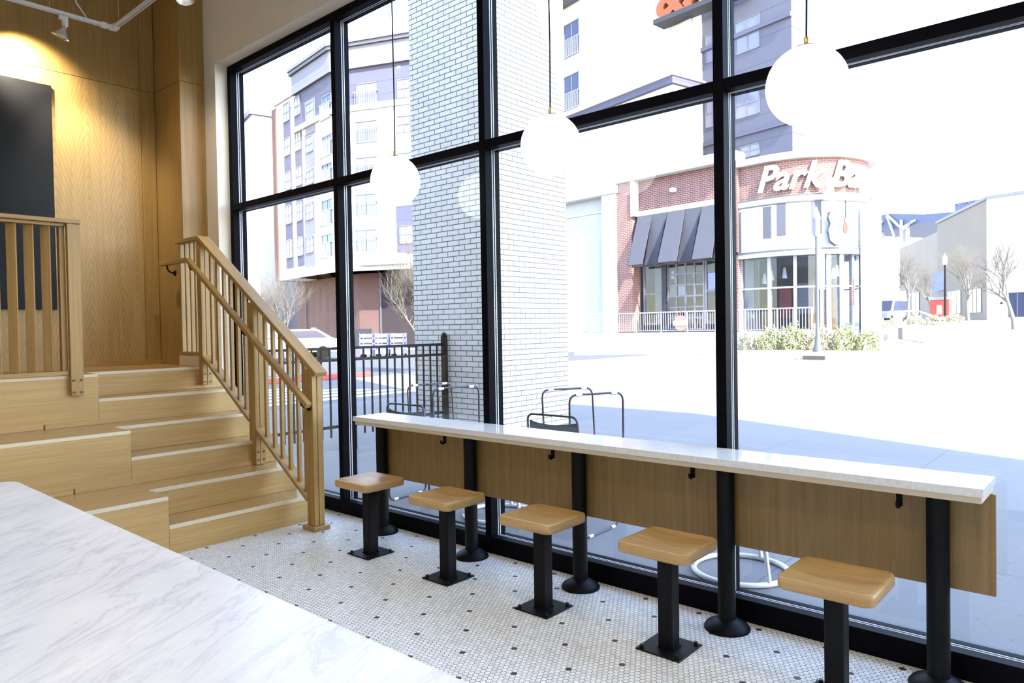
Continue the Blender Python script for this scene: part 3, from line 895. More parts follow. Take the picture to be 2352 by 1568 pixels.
M['carwhite'] = plain('white_car_paint', (.62, .62, .64, 1), .2, coat=.5)
M['carblue'] = plain('grey_blue_car_paint', (.16, .18, .26, 1), .25, coat=.5)
M['rubber'] = plain('rubber', (.008, .008, .009, 1), .9, spec=.1)
M['fglass'] = glass('shop_glass', (.78, .82, .88, 1), 0, .5)

def window(fc, par, org, rc, off=0, cols=2, rows=1, pane='pane', dep=.12):
    s0, s1, z0, z1 = rc
    f = .07 if s1-s0 > 1 else .05
    b = fc.mb()
    b.box(s0, s1, off-.05, off+.05, z0, z0+f).box(s0, s1, off-.05, off+.05, z1-f, z1)
    for i in range(cols+1):
        x = s0+(s1-s0-f)*i/cols; b.box(x, x+f, off-.05, off+.05, z0, z1)
    for j in range(1, rows):
        z = z0+(z1-z0)*j/rows; b.box(s0, s1, off-.045, off+.045, z-f/2, z+f/2)
    o = b.build('window', M['winframe'], par, org)
    p = fc.mb().box(s0+f*.5, s1-f*.5, off-.012, off+.02, z0+f*.5, z1-f*.5)
    p.build('pane', M[pane], o, org)
    return o
def balcony(fc, par, org, s0, s1, z0, z1, off=0):
    b = fc.mb(); y = off-.22
    b.box(s0-.12, s1+.12, y-.02, y+.02, z1-.05, z1).box(s0-.12, s1+.12, y-.02, y+.02, z0, z0+.05)
    n = max(6, int((s1-s0)/.13))
    for i in range(n+1):
        x = s0+(s1-s0)*i/n; b.box(x-.012, x+.012, y-.012, y+.012, z0, z1)
    b.box(s0-.12, s0-.08, y, off, z1-.05, z1).box(s1+.08, s1+.12, y, off, z1-.05, z1)
    b.box(s0-.12, s0-.08, y, off, z0, z0+.05).box(s1+.08, s1+.12, y, off, z0, z0+.05)
    return b.build('balcony_railing', M['silvermetal'], par, org)

# ---------------------------------------------------------------- apartment block on the left
C0 = deep(775, 753, 52)
FR = Fac(C0, (.923, .384)); FL = Fac(C0, (.99, -.145))
ap = thing('apartment_block', 'five storey white and blue grey apartment block raised over a maroon ground floor', 'building', (C0.x, C0.y, 0))
AO = (C0.x, C0.y, 0)
bk = Vector((-.35, .94, 0))*14
def foot(sL, sR, inset=0):
    A = FR.pt(sR, inset, 0); B = Vector((C0.x, C0.y, 0)) + (FR.inn+FL.inn)*.5*inset*1.04; D = FL.pt(sL, inset, 0)
    return [(q.x, q.y) for q in (D, B, A, A+bk, D+bk)]
MB().prism(foot(-6.4, 7), 5.6, 17.3, 2).build('white_wall', M['stucco'], ap, AO)
MB().prism(foot(-6.4, 7), 17.3, 20.0, 2).build('top_storey', M['siding'], ap, AO)
MB().prism(foot(-6.55, 7.2, -.25), 20.0, 21.5, 2).build('parapet', M['siding_pale'], ap, AO)
MB().prism(foot(-6.7, 7.3, -.45), 21.5, 21.75, 2).build('cornice', M['trimgrey'], ap, AO)
MB().prism(foot(-6.7, 7.3, -.55), 21.75, 22.0, 2).build('cornice', M['siding_pale'], ap, AO)
MB().prism(foot(-6.5, 7.2, -.22), 17.0, 17.4, 2).build('string_course', M['stucco'], ap, AO)
MB().prism(foot(-6.5, 7.2, -.15), 5.6, 6.25, 2).build('fascia', M['stucco'], ap, AO)
MB().prism(foot(-12, 7, 2.2), 0, 5.6, 2).build('maroon_wall', M['maroon'], ap, AO)
FL.mb().box(-10.3, -6.4, .0, 13, 5.6, 20.1).build('white_wing', M['stucco'], ap, AO)
FL.mb().box(-11.0, -10.3, -.1, 13, 5.6, 19.9).build('maroon_end', M['maroon'], ap, AO)
FL.mb().box(-10.5, -6.3, -.15, 13, 20.1, 20.5).build('cornice', M['stucco'], ap, AO)
for (a, b_, c, d) in ((651, 250, 668, 597), (677, 240, 695, 603)):
    s0, s1, z0, z1 = FL.rect(a, b_, c, d)
    s0, s1 = FL.sz((a+660)/2 if a < 660 else 681, 420)[0], FL.sz(671 if a < 660 else 696, 420)[0]
    FL.mb().box(s0, s1, -.06, .1, 6.5, z1).build('siding_strip', M['siding'], ap, AO)
    for k in range(5):
        zz = 7.3+2.75*k
        window(FL, ap, AO, (s0+.1, s1-.1, zz, zz+1.5), -.07, 2, 2, 'pane_pale')
for y0, y1 in ((236, 276), (312, 350), (392, 424), (469, 505), (546, 581)):
    s0, s1, z0, z1 = FL.rect(704, y0, 720, y1)
    FL.mb().box(s0-.25, s1+.25, -.03, .05, z0-1.1, z1+.2).build('siding_panel', M['siding_pale'], ap, AO)
    window(FL, ap, AO, (s0, s1, z0, z1), -.04, 2, 2, 'pane_pale')
for y0, y1 in ((217, 262), (310, 348), (375, 412), (458, 506), (538, 580)):
    s0, s1, z0, z1 = FL.rect(740, y0, 764, y1)
    s1 = min(s1, -.15)
    window(FL, ap, AO, (s0, s1, z0-.3, z1), 0, 2, 1, 'pane')
    balcony(FL, ap, AO, s0, s1, z0-.4, z0+.75)
for y0, y1 in ((190, 243), (277, 327), (360, 410), (445, 495), (527, 577)):
    s0, s1, z0, z1 = FR.rect(818, y0, 866, y1)
    window(FR, ap, AO, (s0, s1, z0, z1), 0, 2, 1, 'pane_pale')
    balcony(FR, ap, AO, s0, s1, z0-.05, z0+1.0)
for y0, y1 in ((180, 225), (265, 305), (350, 392)):
    s0, s1, z0, z1 = FR.rect(912, y0, 945, y1)
    window(FR, ap, AO, (s0, s1, z0, z1), 0, 2, 2, 'pane_pale')
s0, s1, z0, z1 = FR.rect(912, 470, 990, 580)
FR.mb().box(s0, s1, -.08, .05, z0, z1).build('siding_panel', M['siding'], ap, AO)
s0, s1, z0, z1 = FR.rect(919, 517, 950, 560)
window(FR, ap, AO, (s0, s1, z0, z1), -.1, 2, 2, 'pane_pale')
# ground floor: soffit beams, downpipe, dark opening, doors
s0, s1, z0, z1 = FR.rect(820, 583, 925, 607, -.6)
FR.mb().box(s0, s1, -.6, 2, z0, z1).build('canopy', M['stucco'], ap, AO)
s0, s1, z0, z1 = FR.rect(875, 640, 960, 790, 2.1)
FR.mb().box(s0, s0+.12, 1.95, 2.3, 0, 5.6).build('downpipe', M['trimgrey'], ap, AO)
FR.mb().box(s0+.12, s1+3, 2.05, 2.3, 0, 5.6).build('shaded_wall', plain('shaded_maroon', (.016, .010, .012, 1), .9), ap, AO)  # shade on this stretch of wall is put into its dark colour
s0, s1, z0, z1 = FR.rect(818, 755, 853, 800, 2.1)
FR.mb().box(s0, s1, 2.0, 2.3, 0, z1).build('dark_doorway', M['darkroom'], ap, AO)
s0, s1, z0, z1 = FL.rect(704, 620, 708, 770, 2.1)
FL.mb().cyl((s0, 2.05, 0), (s0, 2.05, 5.6), .06, seg=8).build('downpipe', M['trimgrey'], ap, AO)
s0, s1, z0, z1 = FL.rect(717, 752, 727, 800, 2.1)
FL.mb().box(s0, s1, 2.0, 2.3, 0, z1).build('door', M['greywall'], ap, AO)

# two pale buildings further left
o = thing('distant_tower', 'plain pale grey tower between the apartment block and the window edge', 'building', tuple(deep(621, 753, 78).xy)+(0,))
oo = o.location; F1 = Fac(oo, (.95, -.2))
s0, s1, z0, z1 = F1.rect(610, 305, 634, 700)
F1.mb().box(s0, s1+2, 0, 4, 0, z1).build('wall', M['greywall'], o, oo); F1.mb().box(s0-.2, s1+2.2, -.2, 4.2, z1, z1+.5).build('cornice', M['stucco'], o, oo)
o = thing('distant_white_block', 'overexposed white block at the far left edge of the window', 'building', tuple(deep(572, 753, 70).xy)+(0,))
oo = o.location; F1 = Fac(oo, (.95, -.25))
s0, s1, z0, z1 = F1.rect(556, 272, 584, 700)
F1.mb().box(s0-3, s1, 0, 2, 0, z1).build('wall', M['stucco'], o, oo); F1.mb().box(s0-3.2, s1+.3, -.3, 2, z1, z1+.5).build('cornice', M['siding_pale'], o, oo)

# ---------------------------------------------------------------- corner restaurant
P0 = deep(1500, 765, 36)
G0 = Fac(P0, (.9945, -.1045))
rs = thing('corner_restaurant', 'red brick corner restaurant with a white curved sign drum and slanted charcoal awning', 'building', (P0.x, P0.y, 0))
RO2 = (P0.x, P0.y, 0)
OF = 2.0
sL = G0.sz(1300, 700, OF)[0]-3
sPil0, sPil1 = G0.sz(1427, 600, OF)[0], G0.sz(1461, 600, OF)[0]
sWh0 = G0.sz(1395, 600, OF)[0]
sEnd = G0.sz(1700, 600, OF)[0]
zTop = G0.sz(1550, 400, OF)[1]; zLint0 = G0.sz(1550, 485, OF)[1]; zLint1 = G0.sz(1550, 473, OF)[1]
zHead = G0.sz(1550, 600, OF)[1]; zFl = 1.0
b = G0.mb().box(sPil1, sEnd, OF, OF+.4, zLint1, zTop)
b.build('brick_wall', M['brickr'], rs, RO2)
G0.mb().box(sPil0, sPil1, OF-.35, OF+.4, zFl, zTop).build('brick_pier', M['brickr_fine'], rs, RO2)
G0.mb().box(sEnd-.45, sEnd, OF-.2, OF+.4, zFl, zTop).build('brick_pier', M['brickr_fine'], rs, RO2)
G0.mb().box(sPil0-.1, sEnd, OF-.55, OF+.6, zTop, zTop+.5).build('cornice', M['stucco'], rs, RO2, .03, 1)
G0.mb().box(sPil1-.02, sPil1+.22, OF-.42, OF, zLint0, zTop).build('corner_trim', M['stucco'], rs, RO2)
G0.mb().box(sPil1, sEnd, OF-.12, OF+.35, zLint0, zLint1).build('lintel_band', M['stucco'], rs, RO2)
G0.mb().box(sWh0, sPil0, OF-.45, OF+.6, 0, zTop-.2).build('white_pier', M['stucco'], rs, RO2)
G0.mb().box(sL, sWh0, OF, OF+.5, 0, zTop-.5).build('grey_wall', M['greywall'], rs, RO2)
zz = G0.sz(1350, 492, OF)[1]
G0.mb().box(sL, sWh0, OF-.06, OF, zz-.05, zz+.05).build('wall_joint_trim', M['stucco'], rs, RO2)
G0.mb().box(sL, sPil0+.1, OF-.6, OF+.8, zTop-.5, zTop-.02).build('fascia', M['stucco'], rs, RO2, .03, 1)
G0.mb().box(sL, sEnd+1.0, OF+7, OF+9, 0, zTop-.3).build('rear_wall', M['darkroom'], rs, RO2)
G0.mb().box(sL, sEnd+1, OF+.7, OF+8, zTop-.3, zTop).build('roof', M['stucco'], rs, RO2)
# recessed shopfront: dark frame, side light, garage style glazed door
G0.mb().box(sPil1, sEnd, OF+.42, OF+.5, zHead, zLint0).build('transom_panel', M['awning_dark'], rs, RO2)
def bars(name, s0, s1, z0, z1, cols, rows, w, y=OF+.25, mat='winframe'):
    b = G0.mb()
    for i in range(cols+1):
        x = s0+(s1-s0)*i/cols; b.box(x-w/2, x+w/2, y-.05, y+.05, z0, z1)
    for j in range(rows+1):
        z = z0+(z1-z0)*j/rows; b.box(s0-w/2, s1+w/2, y-.04, y+.04, z-w/2, z+w/2)
    o = b.build(name, M[mat], rs, RO2)
    G0.mb().box(s0, s1, y-.01, y+.01, z0, z1).build('glazing', M['fglass'], o, RO2)
    return o
q = lambda px: G0.sz(px, 660, OF)[0]
zb = G0.sz(1560, 716, OF)[1]
bars('side_window', q(1474), q(1517), zb-.6, zHead, 1, 2, .10)
G0.mb().box(q(1517), q(1527), OF+.1, OF+.45, zFl, zHead).build('dark_post', M['awning_dark'], rs, RO2)
bars('garage_door', q(1528), q(1611), zb-.9, zHead-.1, 4, 6, .085)
bars('side_window', q(1616), q(1690), zb-.6, zHead, 1, 2, .10)
G0.mb().box(q(1470), sEnd, OF+.15, OF+.5, zFl, zb-.9).build('stall_riser', M['awning_dark'], rs, RO2)
G0.mb().box(q(1545), q(1560), OF+3.4, OF+3.5, 3.2, 4.2).build('screen', emit('blue_screen', (.12, .13, .75, 1), 1.6), rs, RO2)
G0.mb().box(q(1618), q(1700), OF+1.2, OF+1.3, zb-.4, zHead).build('interior_wall', M['greywall'], rs, RO2)
G0.mb().box(q(1474), q(1490), OF+1.2, OF+1.3, zb-.6, zHead).build('interior_wall', M['greywall'], rs, RO2)
G0.mb().box(q(1480), q(1516), OF+2.2, OF+2.3, 2.9, 3.5).build('interior_band', M['signwhite'], rs, RO2)
for px_, py_ in ((1545, 632), (1595, 628), (1553, 640)):
    s_, z_ = G0.sz(px_, py_, OF+1)
    G0.mb().lathe([(.09, z_-.2), (.05, z_+.2), (.01, z_+.22)], (s_, OF+1, 0), 12).build('pendant_shade', M['signwhite'], rs, RO2)
# awning: sloping panels, alternately lifted, black frame below
aw = [(1465, 1497, 1442, 1474, 1.0), (1498, 1534, 1480, 1512, .45), (1535, 1573, 1510, 1553, 1.0), (1575, 1612, 1556, 1590, .45), (1613, 1652, 1589, 1634, 1.0), (1654, 1690, 1640, 1676, .72)]
zA1 = zLint0-.02; zA0 = G0.sz(1500, 604, OF-1.3)[1]
for a, c, e, f, k in aw:
    y1 = OF-1.35*k
    s0, s1 = G0.sz(a, 490, OF-.13)[0], G0.sz(c, 485, OF-.13)[0]
    t0, t1 = G0.sz(e, 604, y1)[0], G0.sz(f, 600, y1)[0]
    P = [(s0, OF-.14, zA1), (s1, OF-.14, zA1), (t1, y1, zA0), (t0, y1, zA0)]
    b = G0.mb(); P2 = [(p[0], p[1]+.05, p[2]-.02) for p in P]
    b._add(P+P2, [(3,2,1,0),(4,5,6,7),(0,1,5,4),(1,2,6,5),(2,3,7,6),(3,0,4,7)], [[(0,0)]*4]*6)
    b.build('awning_panel', M['awning'], rs, RO2)
b = G0.mb()
b.box(q(1466), sEnd, OF-.55, OF-.47, zA0-.06, zA0+.06).box(q(1466), sEnd, OF-.2, OF+.1, zHead, zHead+.14)
for px_ in (1470, 1497, 1535, 1573, 1613, 1650):
    s_ = q(px_); b.beam((s_, OF-.1, zA1-.15), (s_, OF-1.0, zA0+.05), .05, .05)
b.build('awning_frame', M['awning_dark'], rs, RO2)
s_, z_ = G0.sz(1549, 437, OF)
G0.mb().box(s_-.12, s_+.12, OF-.25, OF, z_-.1, z_+.1).cyl((s_, OF-.25, z_), (s_, OF-.4, z_), .05, seg=10).build('security_camera', M['signwhite'], rs, RO2)
# curved drum
sd0 = G0.sz(1765, 600, OF)[0]
def ring_path(R, a1=80, n=26):
    pts = [(sEnd, OF)]
    for i in range(n+1):
        a = math.radians(-90+(90+a1)*i/n)
        pts.append((sd0+R*math.cos(a), OF+R+R*math.sin(a)))
    return pts
def px_of(v):
    d = v-CAM; z = d.dot(FWD); return 1176+FPX*d.dot(RIGHT)/z
lo, hi = 1.0, 9.0
for _ in range(40):
    mid = (lo+hi)/2
    mxp = max(px_of(G0.pt(a, b_, 3)) for a, b_ in ring_path(mid))
    if mxp < 1996: lo = mid
    else: hi = mid
RD = lo
near = min(ring_path(RD), key=lambda p: (G0.pt(p[0], p[1], 0)-CAM).dot(FWD) if abs(px_of(G0.pt(p[0], p[1], 3))-1880) < 25 else 1e9)
dn = (G0.pt(near[0], near[1], 3)-CAM).dot(FWD)
zd = lambda py: deep(1880, py, dn).z
def band(name, mat, out, th, z0, z1, par=None, bev=0):
    """strip following the straight stretch and the curve"""
    src = ring_path(RD); P = []
    for i, p in enumerate(src):
        if i <= 1: n = Vector((0, -1))
        else:
            n = (Vector(p)-Vector((sd0, OF+RD))).normalized()
        P.append((Vector(p)+n*out, Vector(p)+n*(out-th)))
    b = G0.mb(); acc = 0
    for i in range(len(P)-1):
        (a, a2), (c, c2) = P[i], P[i+1]
        L = (c-a).length; u0, u1 = acc, acc+L; acc += L
        v = [(a.x,a.y,z0),(c.x,c.y,z0),(c.x,c.y,z1),(a.x,a.y,z1),(a2.x,a2.y,z0),(c2.x,c2.y,z0),(c2.x,c2.y,z1),(a2.x,a2.y,z1)]
        b._add(v, [(0,1,2,3),(5,4,7,6),(3,2,6,7),(1,0,4,5)], [[(u0,z0),(u1,z0),(u1,z1),(u0,z1)]]*4, False)
    for (a, a2), f in ((P[0], 1), (P[-1], 0)):
        v = [(a.x,a.y,z0),(a2.x,a2.y,z0),(a2.x,a2.y,z1),(a.x,a.y,z1)]
        b._add(v, [(3,2,1,0) if f else (0,1,2,3)], [[(0,0)]*4])
    return b.build(name, M[mat], par or rs, RO2)
zc0, zc1 = zd(362), zd(347)
band('drum_brick', 'brickr_fine', 0, .4, zd(452), zc0)
band('drum_cornice', 'stucco', .3, .7, zc0, zc1)
band('drum_band', 'signwhite', .12, .5, zd(460), zd(447))
band('sign_panel', 'signwhite', .06, .4, zd(570), zd(460))
band('sign_sill', 'silvermetal', .2, .6, zd(584), zd(569))
for py_ in (446, 461, 571):
    band('drum_line', 'trimgrey', .22 if py_ > 500 else .15, .3, zd(py_)-.03, zd(py_)+.03)
band('drum_glass', 'fglass', -.1, .02, zFl, zd(584))
band('drum_plinth', 'stucco', .1, .5, 0, zFl)
band('drum_transom', 'silvermetal', -.04, .12, zd(657)-.04, zd(657)+.04)
def on_drum(px):
    """arc parameter for a column of the view"""
    src = ring_path(RD, 80, 200)
    best = min(range(len(src)), key=lambda i: abs(px_of(G0.pt(src[i][0], src[i][1], 3))-px) + (50 if i > 150 else 0))
    p = Vector(src[best])
    n = Vector((0,-1)) if best < 2 else (p-Vector((sd0, OF+RD))).normalized()
    return p, n
for px_ in (1708, 1756, 1827, 1888, 1905, 1934, 1962, 1984):
    p, n = on_drum(px_)
    w_ = .07 if px_ not in (1905, 1934) else .11
    T = Matrix.Translation((p.x, p.y, 0)) @ Matrix.Rotation(math.atan2(n.x, -n.y), 4, 'Z')
    G0.mb().box(-w_, w_, .02, .2, zFl, zd(584), T=T).build('mullion', M['silvermetal'], rs, RO2)
for px_, w_, y0, y1 in ((1710, .13, 470, 575), (1752, .2, 466, 540), (1796, .2, 463, 537), (1877, .2, 460, 537), (1947, .2, 462, 537)):
    p, n = on_drum(px_)
    T = Matrix.Translation((p.x, p.y, 0)) @ Matrix.Rotation(math.atan2(n.x, -n.y), 4, 'Z')
    G0.mb().box(-w_, w_, -.12, -.05, zd(y1), zd(y0), T=T).build('grey_sign_strip', M['trimgrey'], rs, RO2)
# things seen inside the drum
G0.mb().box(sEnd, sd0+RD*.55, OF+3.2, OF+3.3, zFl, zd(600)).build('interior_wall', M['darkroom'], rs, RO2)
G0.mb().box(sEnd, sd0+RD*.3, OF+.5, OF+6, zd(584), zd(580)).build('interior_ceiling', M['trimgrey'], rs, RO2)
for a, c, y0, y1, mt in ((1790, 1816, 658, 730, 'redpanel'), (1712, 1742, 590, 760, 'greywall'), (1757, 1790, 600, 640, 'trimgrey'), (1832, 1868, 650, 720, 'siding_pale'), (1912, 1926, 600, 730, 'siding_pale'), (1952, 1962, 640, 700, 'brickr_fine')):
    s0, s1, z0, z1 = G0.rect(a, y0, c, y1, OF+2.2)
    G0.mb().box(s0, s1, OF+2.2, OF+2.3, z0, z1).build('interior_panel', M[mt], rs, RO2)
for px_, py_ in ((1756, 640), (1772, 632), (1802, 627), (1903, 620), (1915, 628), (1923, 622)):
    s_, z_ = G0.sz(px_, py_, OF+1.6)
    G0.mb().lathe([(.12, z_-.25), (.06, z_+.25), (.01, z_+.27)], (s_, OF+1.6, 0), 12).build('pendant_shade', M['signwhite'], rs, RO2)
# white pier closing the drum on the right
p, n = on_drum(1994)
s_ = G0.sz(1997, 700, OF+2.5)[0]
G0.mb().box(s_-.3, s_+.35, OF+2.3, OF+3.0, 0, zd(470)).build('white_pier', M['stucco'], rs, RO2)
# script lettering following the curve
def text_mesh(txt, size, shear, bold, depth):
    cu = bpy.data.curves.new('lettering', 'FONT'); cu.body = txt; cu.size = size; cu.shear = shear; cu.offset = bold; cu.extrude = depth
    cu.resolution_u = 3
    ob = bpy.data.objects.new('lettering', cu); COL.objects.link(ob)
    bpy.context.view_layer.update()
    ev = ob.evaluated_get(bpy.context.evaluated_depsgraph_get())
    me = bpy.data.meshes.new_from_object(ev)
    bpy.data.objects.remove(ob); bpy.data.curves.remove(cu)
    return me
zt0 = zd(430); th_ = zd(372)-zd(430)
s_t0 = G0.sz(1742, 410, OF)[0]
def bend(x, out):
    s = s_t0+x
    if s < sd0: return Vector((s, OF-out))
    a = -PI/2+(s-sd0)/RD
    return Vector((sd0+(RD+out)*math.cos(a), OF+RD+(RD+out)*math.sin(a)))
me = text_mesh('Park Bar', th_*1.45, .35, th_*.03, .06)
mxx = max(v.co.x for v in me.vertices)
arc_len = (sd0-s_t0)+RD*math.radians(92)
kx = arc_len/mxx
for v in me.vertices:
    p = bend(v.co.x*kx, .16+v.co.z); v.co = G0.mat @ Vector((p.x, p.y, zt0+v.co.y)) - Vector(RO2)
me.materials.clear(); me.materials.append(M['signwhite'])
o = bpy.data.objects.new('sign_lettering', me); COL.objects.link(o); o.parent = rs
# guitar shaped sign standing out from the drum
pg, ng = on_drum(1922)
FGc = G0.pt(pg.x, pg.y, 0); ngw = (G0.u*ng.x+G0.inn*ng.y)
ug = Vector((-ngw.y, ngw.x, 0)) if Vector((-ngw.y, ngw.x, 0)).dot(RIGHT) > 0 else Vector((ngw.y, -ngw.x, 0))
FGf = Fac(FGc+ngw*.55, ug)
gs = [FGf.sz(x, y) for x, y in ((1908, 488), (1925, 482), (1937, 498), (1946, 512), (1949, 535), (1940, 555), (1922, 562), (1909, 552), (1905, 530), (1910, 512), (1905, 500))]
ctr_g = (sum(q_[0] for q_ in gs)/len(gs), sum(q_[1] for q_ in gs)/len(gs))
FGf.mb().prism([(ctr_g[0]+(a_-ctr_g[0])*1.09, ctr_g[1]+(c_-ctr_g[1])*1.06) for a_, c_ in gs], .09, .2, 1).build('guitar_sign_edge', M['trimgrey'], rs, RO2, .02, 2)
FGf.mb().prism(gs, -.09, .09, 1).build('guitar_sign_body', M['signwhite'], rs, RO2, .03, 2)
nk = [FGf.sz(x, y) for x, y in ((1899, 420), (1910, 417), (1917, 484), (1910, 487))]
FGf.mb().prism(nk, -.12, .05, 1).build('guitar_sign_neck', M['signwhite'], rs, RO2)
hd = [FGf.sz(x, y) for x, y in ((1897, 412), (1911, 409), (1912, 430), (1901, 433))]
FGf.mb().prism(hd, -.15, .02, 1).build('guitar_sign_head', M['signwhite'], rs, RO2)
dp = [FGf.sz(x, y) for x, y in ((1936, 500), (1944, 520), (1943, 534), (1937, 537), (1933, 530))]
FGf.mb().prism(dp, -.13, -.09, 1).build('guitar_sign_pickguard', M['maroon'], rs, RO2)
FGf.mb().beam((gs[0][0]+.4, .05, gs[0][1]-.3), (gs[0][0]+.4, .7, gs[0][1]-.3), .08, .08).build('sign_bracket', M['silvermetal'], rs, RO2)
# terrace wall and its rail
sT0, sT1 = G0.sz(1290, 765)[0], G0.sz(1705, 765)[0]
struct(G0.mb().box(sT0-4, sT1, 0, OF+8, 0, .97).build('trim_1', M['conc']))
rl = thing('terrace_railing', 'pale metal terrace railing in front of the restaurant awning', 'railing', tuple(G0.pt(0, .12, .97)))
rlo = rl.location
s0, s1 = G0.sz(1355, 722)[0], G0.sz(1862, 706)[0]
G0.mb().box(s0, s1, .09, .15, 1.97, 2.03).build('top_rail', M['silvermetal'], rl, rlo)
G0.mb().box(s0, s1, .10, .14, 1.06, 1.10).build('bottom_rail', M['silvermetal'], rl, rlo)
nb = 88
for i in range(nb+1):
    x = s0+(s1-s0)*i/nb
    big = i % 11 == 0
    w_ = .028 if big else .012
    G0.mb().box(x-w_, x+w_, .12-w_, .12+w_, (.971 if x < sT1 else .02) if big else 1.10, 1.97).build('post' if big else 'baluster', M['silvermetal'], rl, rlo)
s_, z_ = G0.sz(1562, 742)
rsn = thing('round_sign', 'faded red round sign with a pale band hung on the terrace railing', 'sign', tuple(G0.pt(s_, .04, z_)))
rr_ = G0.sz(1577, 742)[0]-s_
G0.mb().cyl((s_, .02, z_), (s_, .07, z_), rr_, seg=36).build('disc', plain('faded_red', (.55, .16, .14, 1), .7), rsn, rsn.location)
G0.mb().box(s_-rr_*1.12, s_+rr_*1.12, .0, .02, z_-.11, z_+.11).build('band', M['signwhite'], rsn, rsn.location)
G0.mb().box(s_-.02, s_+.02, .04, .06, z_+rr_*.98, 2.1).build('hanger', M['redpaint'], rsn, rsn.location)

# ---------------------------------------------------------------- tall apartments behind the restaurant
U0 = deep(1560, 200, 52)
FU = Fac(U0, (.972, -.237))
ua = thing('tall_apartments', 'tall white apartment building behind the restaurant with a grey sided wing', 'building', (U0.x, U0.y, 0))
UO = (U0.x, U0.y, 0)
s0 = FU.sz(1290, 100)[0]-2; s1 = FU.sz(1588, 200)[0]; s2 = FU.sz(1793, 200)[0]
FU.mb().box(s0, s1, 0, 14, 0, 36).build('white_wall', M['stucco'], ua, UO)
FU.mb().box(s1, s2, 1.2, 2.6, 0, 36).build('grey_wing', brick('wing_siding', (.075, .078, .11, 1), (.08, .084, .116, 1), (.05, .052, .08, 1), 9.0, 1.7, .05), ua, UO)
for z in (14.2, 17.6, 21.0, 24.4, 27.8):
    FU.mb().box(s1, s2+.05, 1.0, 1.2, z, z+.3).build('belt_course', M['siding'], ua, UO)
for y0, y1, yr in ((50, 128, 88), (170, 250, 212), (330, 372, 350)):
    a, c, z0, z1 = FU.rect(1296, y0, 1331, y1)
    window(FU, ua, UO, (a, c, z0, z1), 0, 2, 1, 'pane')
    zr = FU.sz(1315, yr)[1]
    balcony(FU, ua, UO, a, c, z0-.05, zr)
a, c, z0, z1 = FU.rect(1270, 0, 1345, 14)
FU.mb().box(a-2, c, -1.4, 0, z0, z0+.4).build('balcony_slab', M['trimgrey'], ua, UO)
for a, y0, c, y1 in ((1690, 40, 1745, 118), (1690, 207, 1745, 268), (1621, 72, 1660, 140), (1621, 225, 1660, 290), (1700, 332, 1745, 360)):
    window(FU, ua, UO, FU.rect(a, y0, c, y1, 1.2), 1.2, 2, 2, 'pane_pale')
# lower block stepping forward with a dark cornice
z1 = FU.sz(1545, 176, -3)[1]; s1b = FU.sz(1545, 200, -3)[0]
FU.mb().box(s0, s1b, -3, 0, 0, z1-.5).build('front_block', M['stucco'], ua, UO)
FU.mb().box(s0, s1b+.25, -3.3, 0, z1-.5, z1).build('front_cornice', M['siding'], ua, UO)
FU.mb().box(s0, s1b+.35, -3.4, 0, z1, z1+.12).build('front_coping', M['stucco'], ua, UO)
# sign shelf with standing orange letters
FS = Fac(FU.pt(FU.sz(1560, 30)[0], -1.3, 0), (.99, -.12))
a0, zt_ = FS.sz(1500, 46); zb_ = FS.sz(1500, 57)[1]; a1 = FS.sz(1700, 0)[0]
FS.mb().box(a0, a1, 0, 1.3, zb_, zt_).build('sign_shelf', plain('charcoal_shelf', (.014, .015, .02, 1), .7), ua, UO)
me = text_mesh('&M', 3.6, 0, .12, .28)
for v in me.vertices: v.co = FS.mat @ Vector((a0+.25+v.co.x, .3-v.co.z, zt_+.02+v.co.y)) - Vector(UO)
me.materials.clear(); me.materials.append(M['orange'])
o = bpy.data.objects.new('sign_lettering', me); COL.objects.link(o); o.parent = ua

# ---------------------------------------------------------------- street lamp, hedge, drain
LD = 26.8
lb = deep(1878, 803, LD); lb.z = .26
lp = thing('street_lamp', 'grey street lamp post with lantern and pale banner before the curved restaurant', 'street lamp', tuple(lb))
zl = lambda py, dz=LD: deep(1877, py, dz).z
MB().lathe([(.17, 0), (.17, .1), (.12, .25), (.10, .5), (.067, .62), (.06, zl(545)-.26)], lb, 16).build('post', M['trimgrey'], lp, lb)
MB().lathe([(r, z-.26) for r, z in ((.08, zl(545)), (.13, zl(540)), (.13, zl(505)), (.16, zl(503)), (.05, zl(482)), (.02, zl(476)))], lb, 16).build('lantern', M['silvermetal'], lp, lb)
bn = MB().beam(lb+RIGHT*.12+Vector((0,0,zl(580)-.26)), lb+RIGHT*.12+Vector((0,0,zl(663)-.26)), .03, .34, up=tuple(RIGHT))
bn.build('banner', plain('pale_banner', (.5, .48, .62, 1), .8), lp, lb)
MB().beam(lb+Vector((0,0,zl(579)-.26)), lb+RIGHT*.4+Vector((0,0,zl(579)-.26)), .03, .03).beam(lb+Vector((0,0,zl(664)-.26)), lb+RIGHT*.4+Vector((0,0,zl(664)-.26)), .03, .03).build('banner_arm', M['trimgrey'], lp, lb)

